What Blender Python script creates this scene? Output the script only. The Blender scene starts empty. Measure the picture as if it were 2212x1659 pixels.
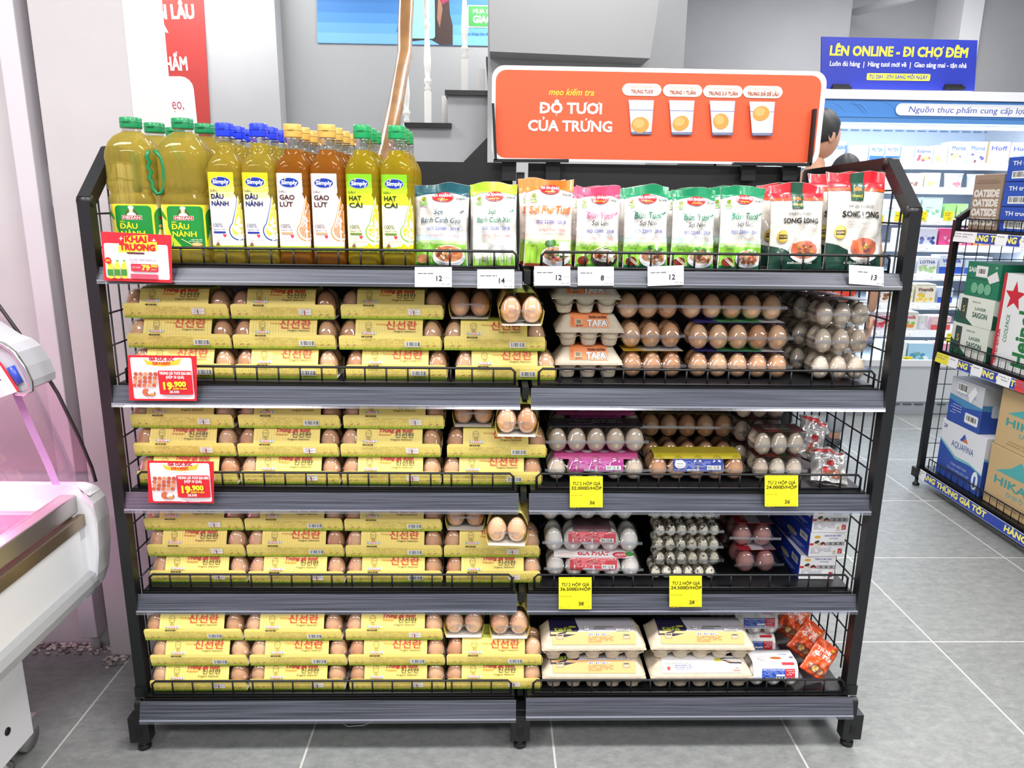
import bpy, math, random, unicodedata
from mathutils import Vector, Matrix
from mathutils.geometry import tessellate_polygon
random.seed(11)
SC = bpy.context.scene
COL = SC.collection
PI = math.pi
sin, cos, R = math.sin, math.cos, math.radians

# ------------------------------------------------------------ camera
FPX, PIT, YAW, ROL = 1618.28, 0.2406, 0.02538, 0.01312
CAMP = Vector((-0.0718, -1.6161, 1.3218))
_f = Vector((sin(YAW)*cos(PIT), cos(YAW)*cos(PIT), -sin(PIT)))
_r = Vector((cos(YAW), -sin(YAW), 0)); _u = _r.cross(_f)
RT = _r*cos(ROL)+_u*sin(ROL); UP = -_r*sin(ROL)+_u*cos(ROL); FW = _f
cd = bpy.data.cameras.new('camera'); cam = bpy.data.objects.new('camera', cd); COL.objects.link(cam)
cd.sensor_width = 36; cd.lens = FPX/2212*36; cd.clip_start = .02; cd.clip_end = 60
cam.matrix_world = Matrix(((RT.x, UP.x, -FW.x, CAMP.x), (RT.y, UP.y, -FW.y, CAMP.y), (RT.z, UP.z, -FW.z, CAMP.z), (0, 0, 0, 1)))
SC.camera = cam

def at(px, py, x=None, y=None, z=None):
    """the point of the plane x=, y= or z= that stands at a place measured in the photograph"""
    d = FW*FPX+RT*(px-1106)-UP*(py-829.5)
    if x is not None: t = (x-CAMP.x)/d.x
    elif y is not None: t = (y-CAMP.y)/d.y
    else: t = (z-CAMP.z)/d.z
    return CAMP+d*t

# ------------------------------------------------------------ world, lights, exposure
w = bpy.data.worlds.new('shop_ambience'); SC.world = w; w.use_nodes = True
w.node_tree.nodes['Background'].inputs[0].default_value = (.93, .96, 1, 1)
w.node_tree.nodes['Background'].inputs[1].default_value = .52
SC.view_settings.view_transform = 'Standard'; SC.view_settings.look = 'None'
SC.view_settings.gamma = 1; SC.view_settings.use_curve_mapping = False
SC.view_settings.exposure = 0.13
def area(name, loc, rot, sx, sy, power, col=(1, 1, 1)):
    l = bpy.data.lights.new(name, 'AREA'); l.shape = 'RECTANGLE'; l.size = sx; l.size_y = sy; l.energy = power; l.color = col
    o = bpy.data.objects.new(name, l); o.location = loc; o.rotation_euler = rot; COL.objects.link(o); return o
for lx in (-1.9, 0.25, 2.4):
    for ly, pw in ((-2.8, 44), (-1.0, 52), (1.5, 28), (2.9, 40)):
        area('ceiling_lamp', (lx, ly, 2.93), (0, 0, 0), 1.15, .3, pw, (1, .985, .97))
try:
    SC.cycles.max_bounces = 9; SC.cycles.transparent_max_bounces = 28; SC.cycles.transmission_bounces = 8
    SC.cycles.glossy_bounces = 3; SC.cycles.diffuse_bounces = 3
    SC.cycles.caustics_reflective = False; SC.cycles.caustics_refractive = False
    SC.cycles.use_denoising = True; SC.cycles.sample_clamp_indirect = 4
except Exception: pass

# ------------------------------------------------------------ materials
MATS = {}
def srgb(h):
    c = [int(h[i:i+2], 16)/255 for i in (0, 2, 4)]
    return tuple((x/12.92 if x <= .04045 else ((x+.055)/1.055)**2.4) for x in c)+(1,)
def mat(h, rough=.5, metal=0, spec=.5, **k):
    key = (h, rough, metal, spec, tuple(sorted(k.items())))
    if key in MATS: return MATS[key]
    m = bpy.data.materials.new('paint_'+h); m.use_nodes = True; MATS[key] = m
    b = m.node_tree.nodes['Principled BSDF']
    b.inputs['Base Color'].default_value = srgb(h); b.inputs['Roughness'].default_value = rough
    b.inputs['Metallic'].default_value = metal; b.inputs['Specular IOR Level'].default_value = spec
    if 'emit' in k:
        b.inputs['Emission Color'].default_value = srgb(h); b.inputs['Emission Strength'].default_value = k['emit']
    if 'coat' in k: b.inputs['Coat Weight'].default_value = k['coat']; b.inputs['Coat Roughness'].default_value = .08
    m.diffuse_color = srgb(h)
    nt = m.node_tree
    if 'bump' in k:
        tc = nt.nodes.new('ShaderNodeTexCoord'); n = nt.nodes.new('ShaderNodeTexNoise'); bp = nt.nodes.new('ShaderNodeBump')
        n.inputs['Scale'].default_value = k.get('bs', 40); n.inputs['Detail'].default_value = 4
        nt.links.new(tc.outputs['Object'], n.inputs['Vector'])
        nt.links.new(n.outputs['Fac'], bp.inputs['Height']); bp.inputs['Strength'].default_value = k['bump']; bp.inputs['Distance'].default_value = k.get('bd', .01)
        nt.links.new(bp.outputs['Normal'], b.inputs['Normal'])
    if 'c2' in k:
        tc = nt.nodes.new('ShaderNodeTexCoord'); n = nt.nodes.new('ShaderNodeTexNoise'); cr = nt.nodes.new('ShaderNodeValToRGB')
        n.inputs['Scale'].default_value = k.get('cs', 8); n.inputs['Detail'].default_value = 6
        if 'st' in k:
            mp = nt.nodes.new('ShaderNodeMapping'); mp.inputs['Scale'].default_value = k['st']
            nt.links.new(tc.outputs['Object'], mp.inputs['Vector']); nt.links.new(mp.outputs['Vector'], n.inputs['Vector'])
        else: nt.links.new(tc.outputs['Object'], n.inputs['Vector'])
        cr.color_ramp.elements[0].position = k.get('p0', .35); cr.color_ramp.elements[1].position = k.get('p1', .68)
        cr.color_ramp.elements[0].color = srgb(h); cr.color_ramp.elements[1].color = srgb(k['c2'])
        nt.links.new(n.outputs['Fac'], cr.inputs['Fac']); nt.links.new(cr.outputs['Color'], b.inputs['Base Color'])
    return m
def clear(name, tint='FFFFFF', gloss=.08, fres=.35, rough=.06, bump=0, bs=60):
    """thin clear plastic or glass sheet: mostly see-through, mirror-like at a slant"""
    if name in MATS: return MATS[name]
    m = bpy.data.materials.new(name); m.use_nodes = True; MATS[name] = m; nt = m.node_tree; nt.nodes.clear()
    o = nt.nodes.new('ShaderNodeOutputMaterial'); mx = nt.nodes.new('ShaderNodeMixShader'); t = nt.nodes.new('ShaderNodeBsdfTransparent')
    g = nt.nodes.new('ShaderNodeBsdfGlossy'); lw = nt.nodes.new('ShaderNodeLayerWeight'); ma = nt.nodes.new('ShaderNodeMath')
    ma.operation = 'MULTIPLY_ADD'; ma.inputs[1].default_value = fres; ma.inputs[2].default_value = gloss; ma.use_clamp = True
    lw.inputs['Blend'].default_value = .3
    t.inputs['Color'].default_value = srgb(tint); g.inputs['Roughness'].default_value = rough; g.inputs['Color'].default_value = (.95, .96, 1, 1)
    nt.links.new(lw.outputs['Facing'], ma.inputs[0]); nt.links.new(ma.outputs[0], mx.inputs['Fac'])
    nt.links.new(t.outputs[0], mx.inputs[1]); nt.links.new(g.outputs[0], mx.inputs[2]); nt.links.new(mx.outputs[0], o.inputs[0])
    if bump:
        tc = nt.nodes.new('ShaderNodeTexCoord'); n = nt.nodes.new('ShaderNodeTexNoise'); bp = nt.nodes.new('ShaderNodeBump'); n.inputs['Scale'].default_value = bs
        nt.links.new(tc.outputs['Object'], n.inputs['Vector']); nt.links.new(n.outputs['Fac'], bp.inputs['Height']); bp.inputs['Strength'].default_value = bump; bp.inputs['Distance'].default_value = .01
        nt.links.new(bp.outputs['Normal'], g.inputs['Normal']); nt.links.new(bp.outputs['Normal'], lw.inputs['Normal'])
    return m

# ------------------------------------------------------------ mesh builder
class MB:
    def __init__(s): s.v = []; s.f = []; s.mi = []; s.m = []; s.sm = []
    def mat(s, m):
        if isinstance(m, str): m = mat(m)
        if m not in s.m: s.m.append(m)
        return s.m.index(m)
    def add(s, vs, fs, m, smooth=False):
        b = len(s.v); i = s.mat(m); s.v += [tuple(p) for p in vs]
        for f in fs: s.f.append(tuple(b+k for k in f)); s.mi.append(i); s.sm.append(smooth)
        return s
    def box(s, x0, x1, y0, y1, z0, z1, m):
        vs = [(x, y, z) for z in (z0, z1) for y in (y0, y1) for x in (x0, x1)]
        return s.add(vs, [(0, 2, 3, 1), (4, 5, 7, 6), (0, 1, 5, 4), (2, 6, 7, 3), (0, 4, 6, 2), (1, 3, 7, 5)], m)
    def bar(s, p, q, w, h, m, up=(0, 0, 1)):
        p, q = Vector(p), Vector(q); d = (q-p).normalized(); u = Vector(up)
        if abs(d.dot(u)) > .95: u = Vector((0, 1, 0))
        a = d.cross(u).normalized(); b = a.cross(d)
        vs = [o+a*(i*w/2)+b*(j*h/2) for o in (p, q) for i, j in ((-1, -1), (1, -1), (1, 1), (-1, 1))]
        return s.add(vs, [(3, 2, 1, 0), (4, 5, 6, 7), (0, 1, 5, 4), (1, 2, 6, 5), (2, 3, 7, 6), (3, 0, 4, 7)], m)
    def tube(s, pts, r, m, n=6, caps=True):
        pts = [Vector(p) for p in pts]; N = len(pts); vs = []; fs = []; prev = None
        rs = r if isinstance(r, (list, tuple)) else [r]*N
        for i, p in enumerate(pts):
            d = (pts[min(i+1, N-1)]-pts[max(i-1, 0)]).normalized()
            if prev is None:
                a = d.cross(Vector((0, 0, 1)) if abs(d.z) < .9 else Vector((0, 1, 0))).normalized()
            else: a = (prev-d*prev.dot(d)).normalized()
            prev = a; b = d.cross(a)
            for k in range(n): t = 2*PI*k/n; vs.append(p+(a*cos(t)+b*sin(t))*rs[i])
        for i in range(N-1):
            for k in range(n): fs.append((i*n+k, i*n+(k+1) % n, (i+1)*n+(k+1) % n, (i+1)*n+k))
        if caps: fs += [tuple(range(n))[::-1], tuple((N-1)*n+k for k in range(n))]
        return s.add(vs, fs, m, True)
    def lathe(s, prof, m, n=20, c=(0, 0, 0), sx=1, sy=1, sq=0, caps=True):
        """profile [(r,z)] turned round z; sq > 0 squares the section"""
        vs = []; fs = []; N = len(prof)
        for r, z in prof:
            for k in range(n):
                t = 2*PI*(k+.5)/n; q = 1
                if sq: q = 1/((abs(cos(t))**sq+abs(sin(t))**sq)**(1/sq))
                vs.append((c[0]+r*q*cos(t)*sx, c[1]+r*q*sin(t)*sy, c[2]+z))
        for i in range(N-1):
            for k in range(n): fs.append((i*n+k, i*n+(k+1) % n, (i+1)*n+(k+1) % n, (i+1)*n+k))
        if caps: fs += [tuple(range(n))[::-1], tuple((N-1)*n+k for k in range(n))]
        return s.add(vs, fs, m, True)
    def prism(s, poly, ax, lo, hi, m):
        n = len(poly)
        def P(a, b, c): return {'x': (c, a, b), 'y': (a, c, b), 'z': (a, b, c)}[ax]
        vs = [P(a, b, lo) for a, b in poly]+[P(a, b, hi) for a, b in poly]
        tri = tessellate_polygon([[Vector((a, b, 0)) for a, b in poly]])
        fs = [tuple(t) for t in tri]+[tuple(k+n for k in t) for t in tri]+[(k, (k+1) % n, n+(k+1) % n, n+k) for k in range(n)]
        return s.add(vs, fs, m)
    def grid(s, fn, nu, nv, m, smooth=True):
        vs = [fn(i/nu, j/nv) for j in range(nv+1) for i in range(nu+1)]; W = nu+1
        fs = [(j*W+i, j*W+i+1, (j+1)*W+i+1, (j+1)*W+i) for j in range(nv) for i in range(nu)]
        return s.add(vs, fs, m, smooth)
    def mesh(s, name):
        me = bpy.data.meshes.new(name); me.from_pydata(s.v, [], s.f)
        for m in s.m: me.materials.append(m)
        me.polygons.foreach_set('material_index', s.mi); me.polygons.foreach_set('use_smooth', s.sm); me.update()
        return me
    def build(s, name, parent=None, loc=None, rz=0, norm=False, bevel=0):
        me = s.mesh(name); o = bpy.data.objects.new(name, me); COL.objects.link(o)
        if norm:
            import bmesh
            bm = bmesh.new(); bm.from_mesh(me); bmesh.ops.recalc_face_normals(bm, faces=bm.faces); bm.to_mesh(me); bm.free()
        if parent: o.parent = parent
        if loc is not None: o.location = loc
        if rz: o.rotation_euler.z = rz
        if bevel:
            b = o.modifiers.new('edge', 'BEVEL'); b.width = bevel; b.segments = 2; b.limit_method = 'ANGLE'
        return o
def tag(o, label, cat, group=None):
    o['label'] = label; o['category'] = cat
    if group: o['group'] = group
    return o
def thing(name, label, cat, loc=(0, 0, 0), rz=0, group=None, rot=None):
    o = bpy.data.objects.new(name, None); COL.objects.link(o); o.empty_display_size = .05
    o.location = loc; o.rotation_euler = rot or (0, 0, rz); return tag(o, label, cat, group)
def struct(mb, name, **k):
    o = mb.build(name, **k); o['kind'] = 'structure'; return o
def kids(o): return KID.get(o.name, None) or [c for c in bpy.data.objects if c.parent == o]
KID = {}
def dup(root, loc, rz=0, label=None, group=None, rot=None):
    """a copy of a thing with copies of its parts and sub-parts"""
    if root.name not in KID:
        KID[root.name] = [c for c in bpy.data.objects if c.parent == root]
        for c in KID[root.name]: KID[c.name] = [g for g in bpy.data.objects if g.parent == c]
    r = root.copy(); COL.objects.link(r); r.location = loc; r.rotation_euler = rot or (0, 0, rz)
    if label: r['label'] = label
    if group: r['group'] = group
    for ch in KID[root.name]:
        c = ch.copy(); COL.objects.link(c); c.parent = r
        for g in KID[ch.name]: d = g.copy(); COL.objects.link(d); d.parent = c
    return r
def settle(o, z=None, xmax=None, xmin=None):
    """rests a tilted thing on the height z and keeps it inside xmin..xmax"""
    M = o.rotation_euler.to_matrix(); vs = [M @ (c.location+v.co) for c in COL.objects if c.parent == o for v in c.data.vertices]
    if z is not None: o.location.z = z-min(v.z for v in vs)
    hi, lo = max(v.x for v in vs), min(v.x for v in vs)
    if xmax is not None: o.location.x = min(o.location.x, xmax-hi)
    if xmin is not None: o.location.x = max(o.location.x, xmin-lo)
    return o
class Maker:
    """first call moves the original, later calls copy it"""
    def __init__(s, fn): s.fn = fn; s.o = None
    def __call__(s, loc, rz=0, label=None, group=None, rot=None):
        if s.o is None:
            s.o = s.fn(); o = s.o; o.location = loc; o.rotation_euler = rot or (0, 0, rz)
            if label: o['label'] = label
            if group: o['group'] = group
            return o
        return dup(s.o, loc, rz, label, group, rot)

# ------------------------------------------------------------ printed artwork: flat shapes and lettering laid on a surface
TXT = {}
def raw(s, bold, shear):
    k = (s, bold, shear)
    if k not in TXT:
        cu = bpy.data.curves.new('lettering', 'FONT'); cu.body = s; cu.resolution_u = 2; cu.offset = bold; cu.shear = shear
        o = bpy.data.objects.new('lettering', cu); me = o.to_mesh()
        vs = [tuple(v.co[:2]) for v in me.vertices]; fs = [tuple(p.vertices) for p in me.polygons]
        o.to_mesh_clear(); bpy.data.objects.remove(o); bpy.data.curves.remove(cu)
        TXT[k] = (vs, fs)
    return TXT[k]
LATIN = set('ÀÁÂÃÊÈÉÌÍÒÓÔÕÙÚÝàáâãèéêìíòóôõùúý')
def plain(c):
    """a letter the font has, and the marks still to be drawn on it"""
    if c == 'Đ': return 'D', ['bar']
    if c == 'đ': return 'd', ['bar']
    if ord(c) < 128 or c in LATIN: return c, []
    d = unicodedata.normalize('NFD', c)
    if len(d) == 1 or ord(d[0]) > 127: return c, []
    if len(d) > 1 and '\u0302' in d[1:]: return unicodedata.normalize('NFC', d[0]+'\u0302'), [m for m in d[1:] if m != '\u0302']+['hat']
    return d[0], list(d[1:])
def glyphs(s, bold, shear):
    """outlines of a string, then its accents as shapes of their own"""
    k = (s, bold, shear, 1)
    if k in TXT: return TXT[k]
    pc = [plain(c) for c in s]; base = ''.join(p[0] for p in pc); vs, fs = raw(base, bold, shear); v2, f2 = [], []
    def quad(p): n = len(v2); v2.extend((x+y*shear, y) for x, y in p); f2.append(tuple(range(n, n+len(p))))
    def stroke(p, w):
        N = []
        for (a, b), (c, d) in zip(p, p[1:]): L = math.hypot(c-a, d-b); N.append((-(d-b)/L*w/2, (c-a)/L*w/2))
        M = [N[0]]+[((N[q][0]+N[q+1][0])/2, (N[q][1]+N[q+1][1])/2) for q in range(len(N)-1)]+[N[-1]]
        for q in range(len(N)): (a, b), (c, d), (e, f), (g, h) = p[q], p[q+1], M[q], M[q+1]; quad([(a+e, b+f), (a-e, b-f), (c-g, d-h), (c+g, d+h)])
    for i, (c, mk_) in enumerate(pc):
        if not mk_: continue
        one = raw(c, 0, 0)[0]; wd = max(v[0] for v in one)-min(v[0] for v in one); x1 = max(v[0] for v in raw(base[:i+1], 0, 0)[0]); x0 = x1-wd; cx = (x0+x1)/2
        up = c.isupper(); top = .69 if up else .46; y0 = top+.05; t = .055+bold*2.2; hat = 'hat' in mk_
        if c == 'i': y0 = .50; 
        mx, my = (cx+.17, y0+.04) if hat else (cx, y0)
        for m in mk_:
            if m == '\u0301': quad([(mx-.04, my), (mx+.02+t*.3, my), (mx+.10+t*.4, my+.14), (mx+.02, my+.14)])
            elif m == '\u0300': mx_ = cx-.15 if hat else mx; quad([(mx_-.02, my), (mx_+.05, my), (mx_-.02, my+.14), (mx_-.10-t*.4, my+.14)])
            elif m == '\u0309': stroke([(mx-.06, my+.15), (mx+.03, my+.17), (mx+.06, my+.12), (mx, my+.07), (mx, my-.01)], t*.9)
            elif m == '\u0303': yy = y0+(.16 if hat else .03); stroke([(cx-.14, yy), (cx-.07, yy+.07), (cx+.05, yy+.01), (cx+.13, yy+.08)], t*.9)
            elif m == '\u0323': r = .045+bold; quad([(cx+r*cos(q*PI/4), -.14+r*sin(q*PI/4)) for q in range(8)])
            elif m == '\u031b': stroke([(x1-.07, top-.07), (x1+.04, top-.02), (x1+.065, top+.09)], t*1.15)
            elif m == '\u0306': stroke([(cx-.12, y0+.12), (cx-.06, y0+.04), (cx+.06, y0+.04), (cx+.12, y0+.12)], t*.8)
            elif m == 'bar':
                if up: quad([(x0-.07, .345-t*.7), (x0+.27, .345-t*.7), (x0+.27, .345+t*.7), (x0-.07, .345+t*.7)])
                else: quad([(x1-.27, .57-t*.5), (x1+.06, .57-t*.5), (x1+.06, .57+t*.5), (x1-.27, .57+t*.5)])
    TXT[k] = (vs, fs, v2, f2); return TXT[k]
def strips(poly, st):
    """cuts a flat polygon into cells no wider than st, so that it can follow a bent surface"""
    out = [poly]
    for ax in (0, 1):
        nxt = []
        for p in out:
            lo, hi = min(q[ax] for q in p), max(q[ax] for q in p)
            k0, k1 = math.floor(lo/st+1e-6), math.ceil(hi/st-1e-6)
            if k1-k0 <= 1: nxt.append(p); continue
            for k in range(k0, k1):
                c = clip(clip(p, ax, k*st, 1), ax, (k+1)*st, -1)
                if len(c) > 2: nxt.append(c)
        out = nxt
    return out
def clip(p, ax, v, sg):
    o = []
    for i, b in enumerate(p):
        a = p[i-1]; da, db = (a[ax]-v)*sg, (b[ax]-v)*sg
        if (da < 0) != (db < 0) and da != db: t = da/(da-db); o.append((a[0]+(b[0]-a[0])*t, a[1]+(b[1]-a[1])*t))
        if db >= 0: o.append(b)
    return o
class Art:
    def __init__(s, fn=None, step=None, gap=.00006, mb=None, rough=.45, **kw):
        s.fn = fn or (lambda u, v, d: (u, -d, v)); s.step = step; s.d = 0; s.gap = gap; s.mb = mb or MB(); s.rough = rough; s.kw = kw
    def lay(s, n=1): s.d += s.gap*n; return s
    def _p(s, pts, fs, c):
        m = mat(c, s.rough, **s.kw) if isinstance(c, str) else c
        if s.step:
            ps, out = [], []
            for f in fs:
                for q in strips([pts[k] for k in f], s.step): out.append(tuple(range(len(ps), len(ps)+len(q)))); ps += q
            pts, fs = ps, out
        s.mb.add([s.fn(u, v, s.d) for u, v in pts], fs, m, s.step is not None); s.d += s.gap*.25; return s
    def rect(s, x0, y0, x1, y1, c):
        if s.step:
            nx = max(1, math.ceil(abs(x1-x0)/s.step)); ny = max(1, math.ceil(abs(y1-y0)/s.step))
        else: nx = ny = 1
        pts = [(x0+(x1-x0)*i/nx, y0+(y1-y0)*j/ny) for j in range(ny+1) for i in range(nx+1)]; W = nx+1
        return s._p(pts, [(j*W+i, j*W+i+1, (j+1)*W+i+1, (j+1)*W+i) for j in range(ny) for i in range(nx)], c)
    def poly(s, pts, c):
        tri = tessellate_polygon([[Vector((a, b, 0)) for a, b in pts]])
        return s._p(pts, [t for t in tri], c)
    def rrect(s, x0, y0, x1, y1, r, c):
        return s.poly(rr(x0, y0, x1, y1, r), c) if not s.step else s._rrs(x0, y0, x1, y1, r, c)
    def _rrs(s, x0, y0, x1, y1, r, c):
        s.rect(x0, y0+r, x1, y1-r, c); s.rect(x0+r, y0, x1-r, y0+r, c); s.rect(x0+r, y1-r, x1-r, y1, c)
        for cx, cy, a in ((x1-r, y1-r, 0), (x0+r, y1-r, 90), (x0+r, y0+r, 180), (x1-r, y0+r, 270)):
            s.poly([(cx, cy)]+[(cx+r*cos(R(a+t)), cy+r*sin(R(a+t))) for t in (0, 30, 60, 90)], c)
        return s
    def ell(s, cx, cy, rx, ry, c, n=18, rot=0):
        pts = []
        for k in range(n):
            a = rx*cos(2*PI*k/n); b = ry*sin(2*PI*k/n); pts.append((cx+a*cos(rot)-b*sin(rot), cy+a*sin(rot)+b*cos(rot)))
        if s.step: return s._p([(cx, cy)]+pts, [(0, k+1, (k+1) % n+1) for k in range(n)], c)
        return s._p(pts, [tuple(range(n))], c)
    def line(s, pts, w, c):
        for (a, b), (e, f) in zip(pts, pts[1:]):
            L = math.hypot(e-a, f-b) or 1; nx, ny = -(f-b)/L*w/2, (e-a)/L*w/2
            s._p([(a+nx, b+ny), (a-nx, b-ny), (e-nx, f-ny), (e+nx, f+ny)], [(0, 1, 2, 3)], c)
        return s
    def text(s, t, x, y, h, c, al='c', bold=.012, shear=0, w=None, rot=0):
        """h is the height of a capital; w squeezes the line to a width; x is the left end, centre or right end"""
        off = 0 if any(ch in 'MmWwĐđ' for ch in t) else min(bold, .016)
        more = max(0, bold-off); vs, fs, v2, f2 = glyphs(t, off, shear)   # heavy lettering: shifted copies
        if not vs: return s
        k = h/.7; x0 = min(v[0] for v in vs); x1 = max(v[0] for v in vs); kx = k
        if w: kx = w/(x1-x0)
        ox = {'l': x-x0*kx, 'c': x-(x0+x1)/2*kx, 'r': x-x1*kx}[al]
        def place(L, i=0, j=0):
            p = [(ox+a*kx+i*more*k, y+b*k+j*more*k) for a, b in L]
            if rot: p = [(x+(a-x)*cos(rot)-(b-y)*sin(rot), y+(a-x)*sin(rot)+(b-y)*cos(rot)) for a, b in p]
            return p
        if v2: s._p(place(v2), f2, c)
        if more > .003:
            for i, j in ((-1, -1), (1, -1), (1, 1), (-1, 1)): s._p(place(vs, i, j), fs, c)
        return s._p(place(vs), fs, c)
    def tiny(s, x0, y0, x1, n, dy, h, c, seed=1, fill=.8):
        """rows of small print too fine to read"""
        rd = random.Random(seed)
        for i in range(n):
            x = x0; y = y0-i*dy; e = x0+(x1-x0)*(1 if i < n-1 else rd.uniform(.4, .9))
            while x < e-h:
                w = min(rd.uniform(1.5, 5)*h, e-x)
                if rd.random() < fill: s._p([(x, y), (x+w, y), (x+w, y+h*.75), (x, y+h*.75)], [(0, 1, 2, 3)], c)
                x += w+h*.7
        return s
    def barcode(s, x0, y0, x1, y1, seed=3):
        s.rect(x0, y0, x1, y1, 'F6F6F2'); s.lay(); rd = random.Random(seed); x = x0+(x1-x0)*.06; mg = (y1-y0)*.1
        while x < x1-(x1-x0)*.08:
            w = (x1-x0)*rd.choice((.015, .025, .04)); s._p([(x, y0+mg*2), (x+w, y0+mg*2), (x+w, y1-mg), (x, y1-mg)], [(0, 1, 2, 3)], '1A1A1A'); x += w+(x1-x0)*rd.choice((.02, .03, .045))
        return s
def rr(x0, y0, x1, y1, r, n=4):
    p = []
    for cx, cy, a in ((x1-r, y1-r, 0), (x0+r, y1-r, 90), (x0+r, y0+r, 180), (x1-r, y0+r, 270)):
        p += [(cx+r*cos(R(a+90*k/n)), cy+r*sin(R(a+90*k/n))) for k in range(n+1)]
    return p
def onplane(o, ux, vx):
    """maps artwork to the plane through o spanned by ux (along the print) and vx (up the print)"""
    o, ux, vx = Vector(o), Vector(ux).normalized(), Vector(vx).normalized(); n = ux.cross(vx)
    return lambda u, v, d: o+ux*u+vx*v+n*d
BLACK = mat('121316', .42); BLACKM = mat('0E0F12', .5)
# ------------------------------------------------------------ the setting
def tile_mat():
    m = bpy.data.materials.new('grey_floor_tile'); m.use_nodes = True; nt = m.node_tree; b = nt.nodes['Principled BSDF']
    tc = nt.nodes.new('ShaderNodeTexCoord'); mp = nt.nodes.new('ShaderNodeMapping'); mp.inputs['Location'].default_value = (-.084, -.433, 0)
    br = nt.nodes.new('ShaderNodeTexBrick'); br.offset = 0; br.squash = 1
    br.inputs['Scale'].default_value = 1; br.inputs['Brick Width'].default_value = .61; br.inputs['Row Height'].default_value = .567
    br.inputs['Mortar Size'].default_value = .0028; br.inputs['Mortar Smooth'].default_value = .2; br.inputs['Bias'].default_value = 0
    br.inputs['Color1'].default_value = (1, 1, 1, 1); br.inputs['Color2'].default_value = (.9, .9, .9, 1); br.inputs['Mortar'].default_value = (1, 1, 1, 1)
    n = nt.nodes.new('ShaderNodeTexNoise'); n.inputs['Scale'].default_value = 22; n.inputs['Detail'].default_value = 12; n.inputs['Roughness'].default_value = .85
    n2 = nt.nodes.new('ShaderNodeMapping'); n2.inputs['Scale'].default_value = (1, 1.7, 1)
    cr = nt.nodes.new('ShaderNodeValToRGB'); cr.color_ramp.elements[0].color = srgb('6E7272'); cr.color_ramp.elements[1].color = srgb('A6A8A5')
    cr.color_ramp.elements[0].position = .3; cr.color_ramp.elements[1].position = .72
    mu = nt.nodes.new('ShaderNodeMixRGB'); mu.blend_type = 'MULTIPLY'; mu.inputs[0].default_value = 1
    mx = nt.nodes.new('ShaderNodeMixRGB'); mx.inputs[2].default_value = srgb('CCCCC6')
    L = nt.links.new
    L(tc.outputs['Object'], mp.inputs['Vector']); L(mp.outputs[0], br.inputs['Vector']); L(tc.outputs['Object'], n2.inputs['Vector']); L(n2.outputs[0], n.inputs['Vector'])
    L(n.outputs['Fac'], cr.inputs[0]); L(cr.outputs[0], mu.inputs[1]); L(br.outputs['Color'], mu.inputs[2])
    L(br.outputs['Fac'], mx.inputs[0]); L(mu.outputs[0], mx.inputs[1]); L(mx.outputs[0], b.inputs['Base Color'])
    b.inputs['Roughness'].default_value = .42
    bp = nt.nodes.new('ShaderNodeBump'); bp.inputs['Strength'].default_value = .12; bp.inputs['Distance'].default_value = .004
    L(n.outputs['Fac'], bp.inputs['Height']); L(bp.outputs[0], b.inputs['Normal'])
    return m
WALLW = mat('B8B5B6', .7, bump=.15, bs=30, bd=.004, c2='C0BDBE', cs=3)
WALLG = mat('A4A5A8', .75, bump=.12, bs=20, bd=.004, c2='ACADB0', cs=2)
WALLL = mat('B6B7BA', .75)
struct(MB().box(-4, 6, -4.5, 6, -.06, 0, tile_mat()), 'floor')
struct(MB().box(-4, 6, -4.5, 6, 3.0, 3.06, mat('E4E4E4', .8)), 'ceiling')
xa = at(592, 0, y=3.2).x
struct(MB().box(-3, -1.19, .431, .60, 0, 3, WALLW), 'wall_left')
struct(MB().box(-1.194, -.967, .364, .59, 0, 3, WALLW), 'pillar_left', bevel=.004)
struct(MB().box(-4, xa, 3.2, 3.33, 0, 3, WALLG), 'wall_stair_hall')
xb = at(1054, 60, y=2.2).x
struct(MB().box(xa-.2, xb+1.2, 3.33, 3.45, 0, 3, mat('989A9C', .75, bump=.1, bs=20)), 'wall_stairwell')
xc = at(1405, 140, y=2.2).x
struct(MB().box(xb, xc, 2.2, 2.255, 0, 3, WALLL).box(xc-.06, xc, 2.25, 3.4, 0, 3, WALLL), 'wall_under_stairs')
# boxed-in soffit of the upper flight, its right end slanting
q = [at(px, py, y=2.02) for px, py in ((1056, -40), (1430, -40), (1404, 126), (1058, 111))]
struct(MB().prism([(p.x, p.z) for p in q], 'y', 2.02, 2.2, mat('969698', .75)), 'beam_soffit')
WB = 4.25
x1, x2, x3, x4 = (at(px, 60, y=WB).x for px in (1836, 2068, 2112, 2400))
struct(MB().box(xc-.3, x1, WB, WB+.1, 0, 3, WALLG), 'wall_back')
struct(MB().box(x1-.05, x2+.2, WB+.32, WB+.42, 0, 3, WALLL), 'wall_recess')
struct(MB().box(x2, x3, WB-.04, WB+.4, 0, 3, mat('ECECEE', .6)), 'pillar_back')
struct(MB().box(x3, 6, WB, WB+.1, 0, 3, WALLG), 'wall_right')
p0, p1 = at(1842, 28, y=WB+.2), at(1972, -8, y=WB-.5)
struct(MB().bar(p0, p1, .06, .04, mat('B9B9BA', .5)), 'trim_1')

struct(MB().box(-.9675, -.9635, .3645, .59, 0, 3, mat('F2F1F0', .5)), 'pillar_lit_side')  # thin white board: the brightly lit side of the pillar put into colour
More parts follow.
